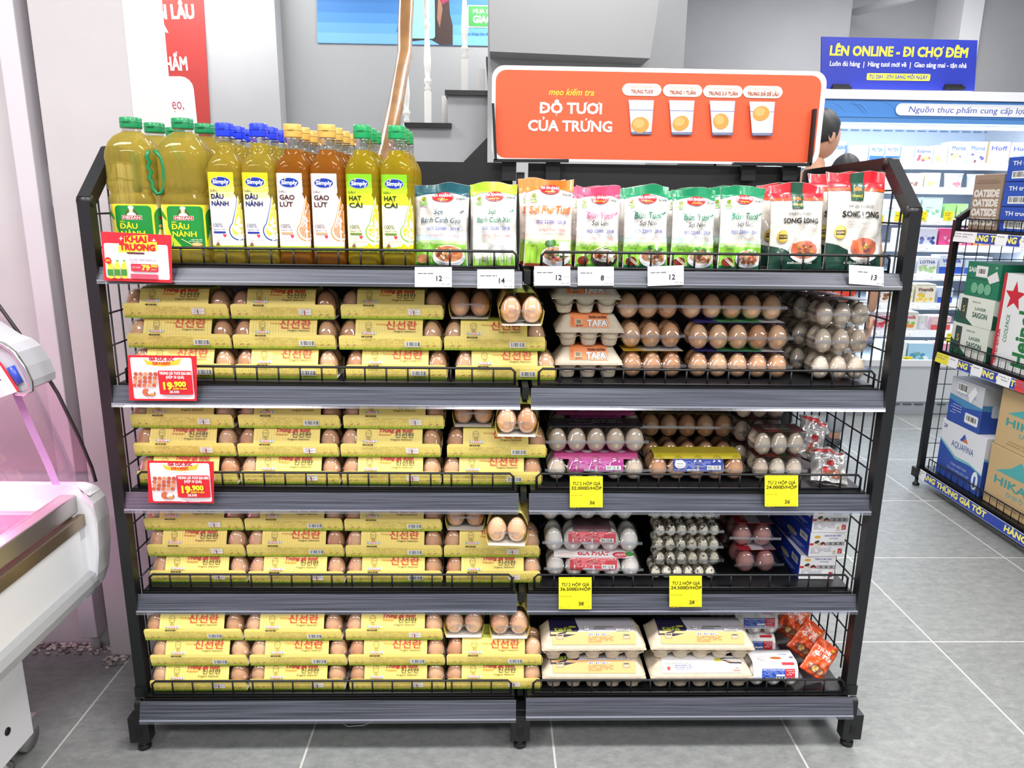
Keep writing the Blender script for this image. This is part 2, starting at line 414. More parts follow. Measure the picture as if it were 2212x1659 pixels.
# grey cable trunking and its pipe in the corner beside the pillar
a, b = at(186, 1366, y=.40), at(222, 1366, y=.40)
t = tag(MB().box(a.x, b.x, .37, .431, a.z, 3, mat('C9C5CA', .5)).build('cable_trunking', bevel=.003), 'pale grey cable trunking running up the wall beside the pillar', 'trunking')
MB().tube([((a.x+b.x)/2, .40, 0), ((a.x+b.x)/2, .40, a.z+.01)], .013, mat('C9C5CA', .5), 10).build('pipe', t)
p = at(90, 357, y=.428)
tag(MB().grid(lambda u, v: (p.x+.045*u, .4285-.004*sin(u*2)*v, p.z-.105*v-(.012*sin(u*9) if v > .9 else 0)), 6, 8, mat('EDEBEA', .7)).build('peeling_paper'), 'small peeling scrap of white paper on the wall above the meat counter', 'paper')
# broken plaster along the foot of the wall
mb = MB(); rd = random.Random(4)
for k in range(260):
    x = rd.uniform(-1.5, -1.14); y = (.425 if x < -1.2 else .36)-abs(rd.gauss(0, .022)); s = rd.uniform(.0015, .0075)
    mb.lathe([(s*.3, 0), (s, s*.4), (s*.8, s), (s*.2, s*1.3)], ['A89E98', '7A706E', 'C2BAB4'][k % 3], 5, (x, y, 0), 1.3, .9)
o = tag(mb.build('plaster_rubble'), 'crumbled plaster rubble along the wall foot behind the meat counter', 'rubble'); o['kind'] = 'stuff'
# ------------------------------------------------------------ the black wire gondola: two bays, five shelves each
SURF = (1.177, .918, .668, .410, .152)
BAYS = ((-.905, -.012), (.012, .806))
GON = thing('gondola_shelf', 'large black wire gondola with two bays of five shelves full of oil, noodles and eggs', 'shelving', (0, .28, 0))
GON_OFF = Vector((0, -.28, 0))
def gpart(mb, name, parent=GON, **k):
    o = mb.build(name, parent, **k)
    if parent is GON: o.location = GON_OFF
    return o
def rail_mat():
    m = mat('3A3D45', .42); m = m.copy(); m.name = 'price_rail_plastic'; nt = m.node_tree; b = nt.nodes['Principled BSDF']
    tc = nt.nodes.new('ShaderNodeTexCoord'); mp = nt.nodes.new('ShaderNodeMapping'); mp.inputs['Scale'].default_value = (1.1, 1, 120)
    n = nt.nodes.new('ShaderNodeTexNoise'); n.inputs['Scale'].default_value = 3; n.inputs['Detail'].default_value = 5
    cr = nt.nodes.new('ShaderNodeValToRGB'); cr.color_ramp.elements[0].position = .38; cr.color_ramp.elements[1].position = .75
    cr.color_ramp.elements[0].color = srgb('33353C'); cr.color_ramp.elements[1].color = srgb('6C6F78')  # lighter streaks in the colour imitate reflections along the rail
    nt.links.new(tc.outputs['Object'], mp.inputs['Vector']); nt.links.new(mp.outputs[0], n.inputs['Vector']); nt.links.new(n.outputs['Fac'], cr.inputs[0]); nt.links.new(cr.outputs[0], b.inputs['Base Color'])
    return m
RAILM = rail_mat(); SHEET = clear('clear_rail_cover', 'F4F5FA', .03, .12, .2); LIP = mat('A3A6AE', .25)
for bi, (xl, xr) in enumerate(BAYS):
    gpart(MB().box(xl+.01, xr-.01, .575, .592, .12, at(1060, 351, y=.575).z, BLACKM), 'back_panel')
    for si, z in enumerate(SURF):
        yf = -.045 if si == 4 else 0.0
        sh = gpart(MB().box(xl+.004, xr-.004, yf+.012, .575, z-.022, z, BLACK).box(xl+.004, xr-.004, yf+.010, yf+.016, z-.04, z-.0, BLACK), 'shelf')
        dz = ((0, .004), (.001, .001), (0, 0), (0, 0), (0, .006))[si][bi]
        e = .0
        zt, zb = z-.004+dz, z-.038-(.012 if si in (1, 2, 3) else .018 if si == 4 else 0)+dz
        r = MB(); x0, x1 = xl-(.006 if bi == 0 else 0), xr+(.006 if bi else 0)
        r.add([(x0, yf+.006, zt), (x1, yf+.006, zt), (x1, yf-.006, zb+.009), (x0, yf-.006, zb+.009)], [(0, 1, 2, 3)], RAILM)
        r.box(x0, x1, yf-.009, yf+.004, zb+.006, zb+.0085, LIP)
        r.add([(x0, yf-.0065, zb+.008), (x1, yf-.0065, zb+.008), (x1, yf-.0105, zb), (x0, yf-.0105, zb)], [(0, 1, 2, 3)], clear('clear_rail_lip', 'E4E6EC', .16, .2, .2))
        r.add([(x0, yf+.001, zt+.001), (x1, yf+.001, zt+.001), (x1, yf-.0115, zb+.004), (x0, yf-.0115, zb+.004)], [(0, 1, 2, 3)], SHEET)
        r.build('price_rail', sh)
        # wire guard standing along the shelf front
        g = MB(); yg = yf+.024; h = .037; q = .003; gx0, gx1 = xl+.018, xr-.012
        g.tube([(gx0, yg, z), (gx0, yg, z+h-.008), (gx0+.008, yg, z+h), (gx1-.008, yg, z+h), (gx1, yg, z+h-.008), (gx1, yg, z)], q, BLACK, 6)
        g.tube([(gx0, yg, z+.003), (gx1, yg, z+.003)], q*.9, BLACK, 6)
        n = round((gx1-gx0)/.0475)
        for k in range(1, n): x = gx0+(gx1-gx0)*k/n; g.tube([(x, yg, z), (x, yg, z+h)], .0022, BLACK, 5)
        g.build('wire_guard', sh)
        if si in (2, 3, 4):
            xe = xl-.012 if bi == 0 else xr+.012
            gpart(MB().prism(rr(yf+.0, z-.062, yf+.022, z-.002, .01), 'x', xe-.006, xe+.006, BLACK), 'end_clip')
for s, X in ((-1, -.922), (1, .822)):
    fr = MB(); pts = [(.008, .16), (.008, 1.308), (.128, 1.412), (.585, 1.402)]
    for (a, b), (c, d) in zip(pts, pts[1:]): fr.bar((X, a, b), (X, c, d), .028, .026, BLACK, (1, 0, 0))
    fr.bar((X, .572, .05), (X, .572, 1.41), .03, .03, BLACK, (1, 0, 0)); fr.box(X-.016, X+.016, -.008, .03, .135, .162, BLACK)
    for y, z in pts[1:3]: fr.tube([(X-.014, y, z), (X+.014, y, z)], .0135, BLACK, 10)
    f = gpart(fr, 'side_frame')
    wm = MB()
    for k in range(1, 12):
        y = .008+.0475*k; zt = 1.308+(y-.008)*.867 if y < .128 else 1.410
        wm.tube([(X, y, .17), (X, y, zt)], .0022, BLACK, 5)
    for k in range(17):
        z = .21+.0715*k; y0 = .008 if z < 1.308 else .008+(z-1.308)/.867
        wm.tube([(X, y0, z), (X, .57, z)], .0022, BLACK, 5)
    wm.build('wire_mesh', f)
for z in SURF: gpart(MB().box(-.007, .007, .014, .56, z-.032, z-.003, BLACKM), 'shelf_bracket')
gpart(MB().box(-.011, .011, .56, .60, .05, 1.398, BLACKM), 'upright')
for X in (-.925, 0, .825):
    ft = MB(); ft.box(X-.014, X+.014, -.02, .60, .045, .105, BLACK); ft.box(X-.024, X+.024, -.036, -.004, .028, .098, BLACK); ft.box(X-.007, X+.007, -.038, -.034, .045, .072, mat('050506', .6))
    for y in (-.015, .56): ft.lathe([(.016, 0), (.016, .012), (.010, .014), (.010, .05)], BLACK, 12, (X, y, 0))
    gpart(ft, 'foot', bevel=.002)
# ------------------------------------------------------------ oil bottles on the top shelf
def oil(name, tint, body, ior=1.36):
    if name in MATS: return MATS[name]
    m = bpy.data.materials.new(name); m.use_nodes = True; MATS[name] = m; nt = m.node_tree; b = nt.nodes['Principled BSDF']
    b.inputs['Base Color'].default_value = srgb(tint); b.inputs['Transmission Weight'].default_value = 1; b.inputs['Roughness'].default_value = .02; b.inputs['IOR'].default_value = ior
    t = nt.nodes.new('ShaderNodeBsdfTransparent'); t.inputs[0].default_value = srgb(tint); mx = nt.nodes.new('ShaderNodeMixShader'); mx.inputs[0].default_value = .42
    tr = nt.nodes.new('ShaderNodeBsdfDiffuse'); tr.inputs[0].default_value = srgb(body); m2 = nt.nodes.new('ShaderNodeMixShader'); m2.inputs[0].default_value = .15
    nt.links.new(b.outputs[0], mx.inputs[1]); nt.links.new(t.outputs[0], mx.inputs[2]); nt.links.new(mx.outputs[0], m2.inputs[1]); nt.links.new(tr.outputs[0], m2.inputs[2])
    nt.links.new(m2.outputs[0], nt.nodes['Material Output'].inputs[0])
    return m
PET = clear('clear_bottle_neck', 'F4F6F4', .12, .5, .04)
def cap_part(t, r, z, h, col, lift=0):
    m = mat(col, .35, coat=.3); b = MB()
    b.lathe([(r*.98, z), (r, z+.002), (r, z+h-.002), (r*.96, z+h)], m, 28); b.lathe([(r*1.02, z+h*.52), (r*1.02, z+h*.6)], m, 28)
    b.box(-r*.35, r*.35, -r*1.12, -r*.9, z+h*.55, z+h*.68, m)
    return b.build('cap', t)
def drop_shape(cx, cy, r, h, k=1):
    p = []
    for i in range(25):
        a = R(-230+280*i/24); p.append((cx+r*k*cos(a), cy+r*k*sin(a)))
    return p+[(cx+r*.5*k, cy+h*.55), (cx+r*.18*k, cy+h*.85), (cx+r*.1, cy+h), (cx+r*.0, cy+h*.85), (cx-r*.25*k, cy+h*.55)]
KIND = {'soy': dict(tint='FCF0AC', body='F8DE58', cap='1437DC', top=['F6E81C', 'F7EA3E', 'F8EE6A', 'F9F29A', 'FAF6CC'], bg='FAF7F0', ink='141A6E', two=('ĐẬU', 'NÀNH'), edge='1E3F95', fill='DCCB4C', bar='23349A'),
        'rice': dict(tint='F8D49C', body='EA9A34', cap='DCAE55', top=['F7EEF0']*5, bg='F8F0F0', ink='4A2622', two=('GẠO', 'LỨT'), edge='D9932F', fill='C8792A', bar='D9A878'),
        'canola': dict(tint='FBEF90', body='FADC34', cap='0C9A55', top=['7CC81E', '94D422', 'B4DE28', 'D2E62C', 'ECEB34'], bg='F6F4D0', ink='2A3A1A', two=('HẠT', 'CẢI'), edge='7DB32A', fill='E0C838', bar='6E8A2E')}
def simply(kind):
    K = KIND[kind]; A = .0353; N = 5.5
    t = thing('oil_bottle', '-', 'bottle')
    m = oil('cooking_oil_'+kind, K['tint'], K['body'])
    b = MB(); sq = lambda r, z: (r, z)
    fill = .243 if kind == 'soy' else .232
    prof = [(.030, .001), (.0345, .004), (A, .010), (A, .022), (A*.985, .026), (A, .030), (A, .196), (A*.985, .205), (A*.93, .214), (A*.80, .224), (A*.62, .2315), (.0205, .237), (.0185, .243), (.0182, fill+.012)]
    # square body, round neck
    vs = []; fs = []; n = 36
    for r, z in prof:
        f = max(0, min(1, (z-.20)/.037)); nn = 5.5*(1-f)+2*f
        for k in range(n):
            a = 2*PI*(k+.5)/n; q = (abs(cos(a))**nn+abs(sin(a))**nn)**(-1/nn); vs.append((r*q*cos(a), r*q*sin(a), z))
    for i in range(len(prof)-1):
        for k in range(n): fs.append((i*n+k, i*n+(k+1) % n, (i+1)*n+(k+1) % n, (i+1)*n+k))
    fs += [tuple(range(n))[::-1], tuple((len(prof)-1)*n+k for k in range(n))]
    b.add(vs, fs, m, True); b.build('bottle_body', t)
    nb = MB(); nb.lathe([(.0186, fill+.0118), (.0186, .262), (.0205, .2635), (.0205, .266), (.0178, .2675), (.0178, .271)], PET, 24, caps=False); nb.build('neck', t)
    cap_part(t, .0188, .2675, .0275, K['cap'])
    def fn(u, v, d):
        x = max(-A*.995, min(A*.995, u)); return (x, -A*(1-abs(x/A)**N)**(1/N)-.0004-d, v)
    a = Art(fn, .008, rough=.3); L, Rr, B, T = -.0325, .0335, .031, .194
    bz = [.194, .178, .166, .154, .142, .130]
    for i in range(5):
        xr = .0225 if i < 2 else (.023 if i == 2 else .0215)
        a.rect(L, bz[i+1], xr, bz[i], K['top'][i])
    a.rect(L, .042, Rr, .130, K['bg']); a.rect(L, .031, Rr, .042, 'B9C93C')
    a.lay(2).poly([(.0215, .142), (.0225, .15), (.027, .138), (.0335, .13), (.0215, .13)], K['top'][4]).lay()
    ds = drop_shape(.0265, .073, .0205, .078); cl = lambda ps: [(min(x, .0345), y) for x, y in ps]
    a.poly(cl(ds), K['edge']).lay().poly(cl(drop_shape(.027, .0735, .0185, .074)), 'F6F3EA').lay().poly(cl(drop_shape(.0282, .075, .0158, .07)), K['fill']).lay()
    rd = random.Random(3)
    if kind == 'rice':
        for k in range(5): a.line([(.013+.0022*k+.014*sin(q*.5)*(.2+q*.1), .066-.0012*k+q*.0105+(.0 if q else -.004)) for q in range(5)], .0007, 'F4EBDD')
        for k in range(10): a.ell(.021+k*.0009, .092+k*.003, .0021, .001, 'F4EBDD', 8, .5)
        for k in range(9): a.ell(.018+k*.0013, .083+k*.0016, .0021, .001, 'F4EBDD', 8, .4)
    elif kind == 'soy':
        for x, y, r1, r2, o in ((.019, .078, .0035, .008, .5), (.025, .075, .003, .010, .4), (.024, .062, .006, .003, .2), (.031, .062, .003, .004, 0), (.026, .092, .004, .006, -.3), (.030, .084, .003, .004, 0)): a.ell(x, y, r1, r2, 'F7F4E4', 10, o)
    else:
        for k in range(22): a.ell(.0165+rd.uniform(0, .008), .066+rd.uniform(0, .03), .0016, .0016, 'F7F4E4', 8)
        a.ell(.0295, .088, .0045, .007, 'FBFAF0', 10).ell(.027, .064, .003, .010, 'F7F4E4', 10, -.4).ell(.022, .060, .002, .007, 'F7F4E4', 8, .5)
    a.lay()
    a.ell(-.0045, .1745, .0205, .0105, 'E9EEF6', 24).lay().ell(-.0045, .1745, .0198, .0098, '12349E', 24).lay().text('Simply', -.004, .171, .0078, 'FFFFFF', bold=.03, w=.033).ell(-.0125, .1815, .0017, .0017, 'F6B84A', 10)
    tm = K['ink']; a.text('DẦU', -.0275, .154, .0042, tm, 'l', w=.0145)
    a.text(K['two'][0], -.0265, .1395, .0098, tm, 'l', .03, w=.026 if kind != 'rice' else .032).text(K['two'][1], -.0265, .125, .0098, tm, 'l', .03, w=.036 if kind == 'soy' else .028)
    a.text('100%', -.027, .080, .0088, tm, 'l', 0, w=.021).text('Nguyên Chất', -.027, .0745, .0028, tm, 'l', w=.0255)
    a.rrect(-.027, .0675, -.001, .0715, .001, K['bar']).text('Cho một', -.026, .0585, .0028, '9A6A7A', 'l', 0, .2, w=.015).text('trái tim khỏe', -.020, .0525, .0034, 'B06A86', 'l', 0, .1, w=.028)
    a.poly([(-.0035+.0036*k1, .0625+.0036*k2) for k1, k2 in ((0, -1.1), (1, .1), (1, .75), (.5, 1), (0, .55), (-.5, 1), (-1, .75), (-1, .1))], 'E23346')
    a.lay()
    for k in range(12): a.poly([(L+.0055*k, .031), (L+.0055*k+.0028, .031), (.001+(L+.0055*k)*.25, .0405)], ['6E9A2A', '8DB033', '557F22'][k % 3])
    if kind == 'canola':
        for x, y in ((.004, .040), (.011, .036), (.018, .041), (.025, .037), (.013, .045), (.029, .043)): a.ell(x, y, .005, .0045, 'F8DE1E', 10)
        a.lay()
        for x, y in ((.005, .041), (.019, .040)): a.ell(x, y, .0015, .0015, 'E8B418', 8)
    if kind != 'rice': a.poly([(-.024, .042), (-.015, .042), (-.0165, .046), (-.019, .049), (-.022, .046)], '9A5A3C').line([(-.025, .051), (-.014, .046)], .0007, '8A6A50').line([(-.016, .053), (-.0225, .044)], .0007, '8A6A50')
    a.mb.build('label', t)
    return t
def meizan(front=True):
    t = thing('oil_bottle', '-', 'bottle')
    m = oil('cooking_oil_pale', 'FCF2B4', 'F8E06A'); A = .0535
    prof = [(.044, .001), (.052, .005), (A, .014), (A, .024), (A*.98, .03), (A*.98, .126), (A, .129), (A, .140), (A*.93, .147), (A*.93, .151), (A*1.01, .158), (A*1.02, .17), (A*.985, .18), (A*.985, .212), (A*1.01, .222), (A*.97, .236), (A*.84, .253), (A*.65, .266), (.024, .274), (.0195, .277)]
    b = MB(); n = 40; vs = []; fs = []
    for r, z in prof:
        for k in range(n):
            a = 2*PI*(k+.5)/n; f = 1 if z < .27 else 0; nn = 2+1.2*f; q = (abs(cos(a))**nn+abs(sin(a))**nn)**(-1/nn)
            rib = 1-(.022*max(0, sin(a*8)) if .165 < z < .23 else 0); vs.append((r*q*rib*cos(a), r*q*rib*sin(a)*.92, z))
    for i in range(len(prof)-1):
        for k in range(n): fs.append((i*n+k, i*n+(k+1) % n, (i+1)*n+(k+1) % n, (i+1)*n+k))
    fs += [tuple(range(n))[::-1], tuple((len(prof)-1)*n+k for k in range(n))]
    b.add(vs, fs, m, True); b.build('bottle_body', t)
    nb = MB(); nb.lathe([(.0196, .276), (.019, .2815), (.0215, .2825), (.0215, .285), (.0195, .286)], PET, 24, caps=False); nb.build('neck', t)
    cap_part(t, .0222, .2835, .0215, '0E8C52')
    h = MB(); g = mat('0F7B49', .35)
    P = [(-.045, 0, .236), (-.058, -.012, .236), (-.064, -.014, .224), (-.059, -.012, .213), (-.064, -.012, .203), (-.058, -.012, .192), (-.063, -.012, .181), (-.057, -.012, .171), (-.059, -.012, .16), (-.050, -.012, .147), (-.040, -.012, .150), (-.032, -.012, .166), (-.031, -.012, .2), (-.034, -.012, .222), (-.046, -.012, .237)]
    if front == 'handle': h.tube([(x, y-.030, z) for x, y, z in P[1:]], .0042, g, 8)
    else: h.tube([(-.016, .050, z) for z in (.15, .17, .19, .21, .232)], .0055, g, 8)
    h.build('handle', t)
    def fn(u, v, d):
        th = u/A; nn = 3.2; c, s = sin(th), -cos(th); q = (abs(c)**nn+abs(s)**nn)**(-1/nn); r = A*.984*q+.0006+d
        return (r*c, r*s*.92, v)
    a = Art(fn, .009, rough=.3); B, T = .031, .126
    a.rect(-.075, B, .078, T, 'F3E93A').lay().rect(-.075, B, -.038, T-.002, 'F5F3E2')
    a.rect(.052, B, .06, T, 'F7F4C8').lay()
    a._rrs(-.030, B+.002, .042, T-.003, .008, '1F8A3A').lay()
    a.poly([(-.03, B+.002), (.0, B+.002), (-.012, .048), (-.024, .062), (-.03, .08)], 'BFD63A').lay()
    cx = .004
    a.poly([(cx+.0135*cos(R(q)), .1+.0165*sin(R(q))) for q in range(0, 181, 15)], '8E1B1B').lay().poly([(cx+.0125*cos(R(q)), .1+.0155*sin(R(q))) for q in range(0, 181, 15)], '2C6A2E').lay()
    a.poly([(cx-.010, .1), (cx+.010, .1), (cx+.0085, .106), (cx+.004, .109), (cx-.004, .109), (cx-.0085, .106)], 'F7F2EC').ell(cx, .1125, .0042, .0045, 'F0C9A8', 12).ell(cx, .119, .0062, .0033, 'FFFFFF', 12).rect(cx-.004, .115, cx+.004, .119, 'FFFFFF').lay()
    a.rect(cx-.020, .0935, cx+.020, .1025, 'F3E6DA').lay().rect(cx-.0192, .0942, cx+.0192, .1018, 'A5231F').lay().text('MEIZAN', cx, .0955, .005, 'FFFFFF', bold=.02, w=.034)
    a.text('DẦU', -.021, .0875, .0032, 'F6EB2E', 'l').text('ĐẬU', -.021, .0745, .011, 'F6EB2E', 'l', .02, w=.035).text('NÀNH', -.021, .059, .011, 'F6EB2E', 'l', .02, w=.048)
    a.tiny(.012, .052, .036, 3, .0035, .0016, 'E8F0D0').ell(.026, .042, .011, .005, 'B9814A', 14).lay().ell(.026, .0435, .009, .0035, 'E4C48A', 14)
    a.line([(.016, .043), (-.004, .054)], .0018, 'E8D9A0').poly([(-.052, .118), (-.047, .104), (-.036, .096), (-.030, .092), (-.034, .104), (-.042, .112)], '3E9A3A')
    a.poly([(.062+.016*cos(R(q)), .1+.018*sin(R(q))) for q in range(0, 181, 15)]+[(.046, .05), (.056, .075), (.078, .07)], '1F8A3A').lay().rect(.056, .0945, .075, .1, 'A5231F').ell(.072, .086, .006, .005, 'B9814A', 12).ell(.060, .08, .006, .004, 'D9B16A', 12)
    a.barcode(.060, .033, .076, .045)
    a.mb.build('label', t)
    return t
Z1 = SURF[0]+.0005
col_spec = [('soy', 478, 'blue capped soybean oil'), ('soy', 553, 'blue capped soybean oil'), ('rice', 627, 'gold capped amber rice bran oil'), ('rice', 702, 'gold capped amber rice bran oil'), ('canola', 779, 'green capped canola oil'), ('canola', 855, 'green capped canola oil')]
where = {0: 'beside the large jugs', 1: 'beside the amber rice oil', 2: 'beside the blue caps', 3: 'beside the green caps', 4: 'beside the amber bottles', 5: 'beside the noodle bags'}
depthw = ['front', 'second', 'third', 'rear']
mk = {k: Maker(lambda k=k: simply(k)) for k in KIND}
rd = random.Random(8)
for ci, (k, px, nm) in enumerate(col_spec):
    p = at(px, 280, y=.055)
    for j in range(4 if ci in (2, 3) else 3):
        q = (p.x+rd.uniform(-.0006, .0006)*j, .072+.079*j+rd.uniform(-.002, .002), Z1)
        mk[k](q, rd.uniform(-.01, .01)+.012, f'{depthw[j]} bottle of {nm} in the row {where[ci]}', nm+' bottles')
mz = Maker(lambda: meizan(True)); mh = Maker(lambda: meizan('handle'))
for ci, px in enumerate((268, 391)):
    p = at(px, 262, y=.095)
    for j in range(3):
        f = mh if ci == 1 else mz
        q = ((-.743 if ci else -.8525)+(.004 if ci else .0)*j, .093+.115*j, Z1)
        f(q, 0, f'{depthw[j]} large green capped soybean oil jug, '+('row beside the blue capped bottles' if ci else 'row along the wire end panel'), 'large soybean oil jugs')
# ------------------------------------------------------------ pillow bags of fresh noodles on the top shelf
NOOD = mat('D2CFC9', .3, coat=1, bump=.6, bs=24, bd=.014, c2='EDEBE7', cs=55, st=(1, 1, .3))
def bagpt(W, H, T, seed, side=-1, top=.0, d=0):
    rd = random.Random(seed); ph = [rd.uniform(0, 6.28) for _ in range(8)]
    def f(u, v, dd=0):
        """u across and v up, both 0..1"""
        e = max(0, min(1, v)); x = (u-.5)*W
        pin = 1-.05*sin(PI*e)+.035*max(0, (e-.86))*4*(.3+.7*abs(u-.5))
        bu = max(0, sin(PI*min(1, max(0, u))))**.55*max(0, sin(PI*min(1, .04+e*1.07)))**.5 if e < .90 else 0
        b = T/2*bu*(1.12-.35*e)
        cr = (.0026*sin(13*u+ph[0]+5*e)+.0018*sin(9*e*2.2+ph[1]+7*u)+.0016*sin(21*u-17*e+ph[2])+.0008*sin(19*e+25*u+ph[6]))*min(1, bu*1.5)
        wv = (.007*sin(7*u+ph[3])+.004*sin(15*u+ph[4]))*max(0, e-.80)*5
        z = H*e+top*(u-.5)*max(0, e-.75)*4+.004*sin(6*u+ph[5])*max(0, e-.85)*6
        return (x*pin, side*(b+cr+.0012)+wv-dd-(.02 if 0 else 0), z)
    return f
def bowl(a, cx, cy, rx, kind, rd):
    """a photographed bowl of food"""
    ry = rx*.62
    a.ell(cx, cy-rx*.12, rx, ry*1.05, 'D7D9DE' if kind != 'dark' else '2B2622', 22).lay().ell(cx, cy, rx*.97, ry*.88, 'F4F3F1' if kind != 'dark' else '3A302A', 22).lay().ell(cx, cy+.001, rx*.86, ry*.74, {'shrimp': 'D98A5C', 'dark': 'E8E2D4'}.get(kind, 'C9A27E'), 22).lay()
    pal = {'herb': ['3E7E2E', '5DA23C', '2F6A2A', 'A8683C', '8A4E2C', 'E9A79A', 'F0E4D4', 'C96B4A'], 'shrimp': ['E2572C', 'F0A060', 'F3E6D6', '7A3B22', 'C9823E', 'EFC9A0'], 'beef': ['C58F7A', 'D9B7A0', '3E7E2E', 'B5473A', 'E8D9C8', '8A5A4A'], 'dark': ['C9622C', 'E39A60', 'EFE8DA', 'D8D0BE', '8A3E20', 'F4EFE4']}[kind]
    for k in range(26):
        t = rd.uniform(0, 2*PI); r = rd.uniform(0, .78); c = pal[k % len(pal)]
        if kind == 'herb': c = pal[rd.randrange(3)] if sin(t) > .1 and rd.random() < .8 else pal[rd.randrange(3, 8)]
        a.ell(cx+rx*r*cos(t), cy+ry*r*sin(t)+(ry*.35 if kind == 'herb' and sin(t) > .1 else 0), rx*rd.uniform(.08, .2), rx*rd.uniform(.06, .14), c, 9, rd.uniform(0, 3))
        if k % 5 == 4: a.lay()
    a.lay()
def noodle_bag(kind, W, H, T, seed):
    F = bagpt(W, H, T, seed); Bk = bagpt(W, H, T, seed, 1)
    t = thing('noodle_bag', '-', 'noodle bag')
    K = dict(gao=('0E5560', 'Sợi', 'Bánh Canh Gạo', '123C4C', 'shrimp'), xat=('B5DE3A', 'Sợi', 'Bánh Canh Xắt', '127A58', None), pho=('FF7A22', None, 'Sợi Phở Tươi', 'F4762C', 'beef'), lon=('F0456E', 'Bún Tươi', 'Sợi Lớn', 'F0608C', 'dark'), nho=('0C8A5A', 'Bún Tươi', 'Sợi Nhỏ', '1A7C5C', 'herb'), song=('D3182C',)*5)[kind]
    film = {'song': mat('D3CEC4', .26, coat=1, c2='E2DED6', cs=12, bump=.6, bs=22, bd=.012), 'pho': mat('DDCDC4', .3, coat=1, c2='F0E2DA', cs=50, bump=.5, bs=26, bd=.012)}.get(kind, NOOD)
    b = MB(); b.grid(lambda u, v: F(u, v), 44, 52, film); b.grid(lambda u, v: Bk(1-u, v), 12, 14, film)
    b.build('pouch', t)
    a = Art(lambda u, v, d: F(u/W+.5, v/H, d), .0042, gap=.00022, rough=.34, coat=.3, bump=.2, bs=22, bd=.012); a.d = .0012
    rd = random.Random(seed+5); h = W/2
    if kind == 'song':
        a.rect(-h, H*.83, h, H*.997, 'D5202E').rect(-h, H*.80, h, H*.83, 'E8582A').rect(-h, 0, h, H*.16, '143F30').lay()
        a.poly([(-h, H*.15), (-h, H*.27), (-.6*h, H*.24), (-.1*h, H*.15)], '143F30').lay()
        for k in range(18): a.line([(-h*.9+k*h*.1, H*.805), (-h*.9+k*h*.1, H*.82)], .0008, 'C83E1E')
        a.rect(-h*.28, H*.70, h*.16, H*.995, '164A34').lay().poly([(-h*.2, H*.80), (-h*.06, H*.85), (h*.09, H*.80), (h*.06, H*.83), (-h*.17, H*.83)], 'E87A2A').text('มังกรคู่', -h*.06, H*.735, H*.028, 'F4D23C', w=h*.34)
        a.text('MIẾN TƯƠI', h*.05, H*.625, H*.03, '3A3A3C', bold=0, w=h*.85).text('SONG LONG', h*.08, H*.53, H*.06, '1B1B1D', bold=.03, w=h*1.32).text('MUNG KORN KOO', h*.05, H*.47, H*.022, 'A9A6A4', bold=0, w=h*.95).tiny(-h*.35, H*.445, h*.5, 1, .003, .0022, 'B5B2B0')
        a.ell(-h*.62, H*.375, h*.20, h*.23, 'C9A43A', 20).lay().ell(-h*.62, H*.375, h*.16, h*.19, 'D9BC56', 20).lay().rect(-h*.76, H*.345, -h*.46, H*.395, '4A3A1A').text('HUA HENG', -h*.61, H*.362, H*.02, 'E8D48A', w=h*.25).lay()
        a.ell(h*.22, H*.20, h*.58, H*.13, 'EFEAE4', 24).lay().ell(h*.2, H*.22, h*.5, H*.105, 'C77A62', 24).lay()
        for k in range(5): a.ell(-h*.12+k*h*.17, H*(.23+.02*sin(k)), h*.10, H*.075, ['D9653E', 'E48A5C', 'B85A48', 'D8745A', 'C96A50'][k], 12, .5-.2*k)
        a.lay()
        for k in range(14): a.ell(h*.22+rd.uniform(-.25, .25)*h, H*.22+rd.uniform(-.04, .05)*H, h*.05, h*.035, ['9A9A3A', '7A4A50', 'C9B060', '8A5A60'][k % 4], 8)
        a.lay().text('KHỐI LƯỢNG TỊNH', h*.05, H*.055, H*.022, 'E9F0EA', w=h*.9)
        a.mb.build('print', t); return t
    a.rect(-h, H*.90, h, H*.997, K[0])
    a.poly([(-h, H*.90), (-h, H*.84), (-h*.55, H*.875), (h*.0, H*.895), (h*.6, H*.88), (h, H*.85), (h, H*.90)], K[0])
    if kind != 'xat':
        a.rect(-h*.97, 0, h*.97, H*.255, {'pho': '9CCB3C', 'lon': '8FC23A'}.get(kind, '86C43E')).rect(-h*.98, H*.255, h*.98, H*.30, 'BFDF9A').rect(-h*.98, H*.30, h*.98, H*.36, {'pho': 'F6D8C6', 'lon': 'F7DCD8', 'gao': 'D3E8EE'}.get(kind, 'CFE9DA')).lay()
        for k in range(14): a.poly([(-h*.95+k*h*.14, H*.0), (-h*.95+k*h*.14+.003, 0), (-h*.9+k*h*.13+.002, H*.26)], ['B3DA5A', '6FAE30'][k % 2])
        a.rect(-h*.97, 0, h*.97, H*.03, {'nho': '0C7A4A', 'pho': '8A3A24'}.get(kind, '4E9A34')).lay()
        a.line([(-h*.97, H*.362), (h*.97, H*.372)], .0007, '9AC8D8')
    else:
        for k in range(16): a.poly([(-h*.95+k*h*.12, 0), (-h*.83+k*h*.12, 0), (-h*.9+k*h*.12, H*rd.uniform(.08, .16))], ['8CCB3A', 'A9DC50', '74B82E'][k % 3])
        a.lay()
    a.lay()
    lx = {'gao': .05, 'xat': .02, 'pho': .02, 'lon': .05, 'nho': .05}[kind]*h; ly = H*(.835 if kind != 'pho' else .88)
    a.ell(lx, ly, h*.41, H*.058, 'E2222E', 26, .03).lay().text('BA KHÁNH', lx, ly+H*.004, H*.032, 'FFFFFF', bold=.03, w=h*.72)
    for k in range(7): a.ell(lx-h*.18+k*h*.06, ly-H*.028+H*.004*sin(k*2), h*.035, H*.008, 'F2B02E', 8, .6)
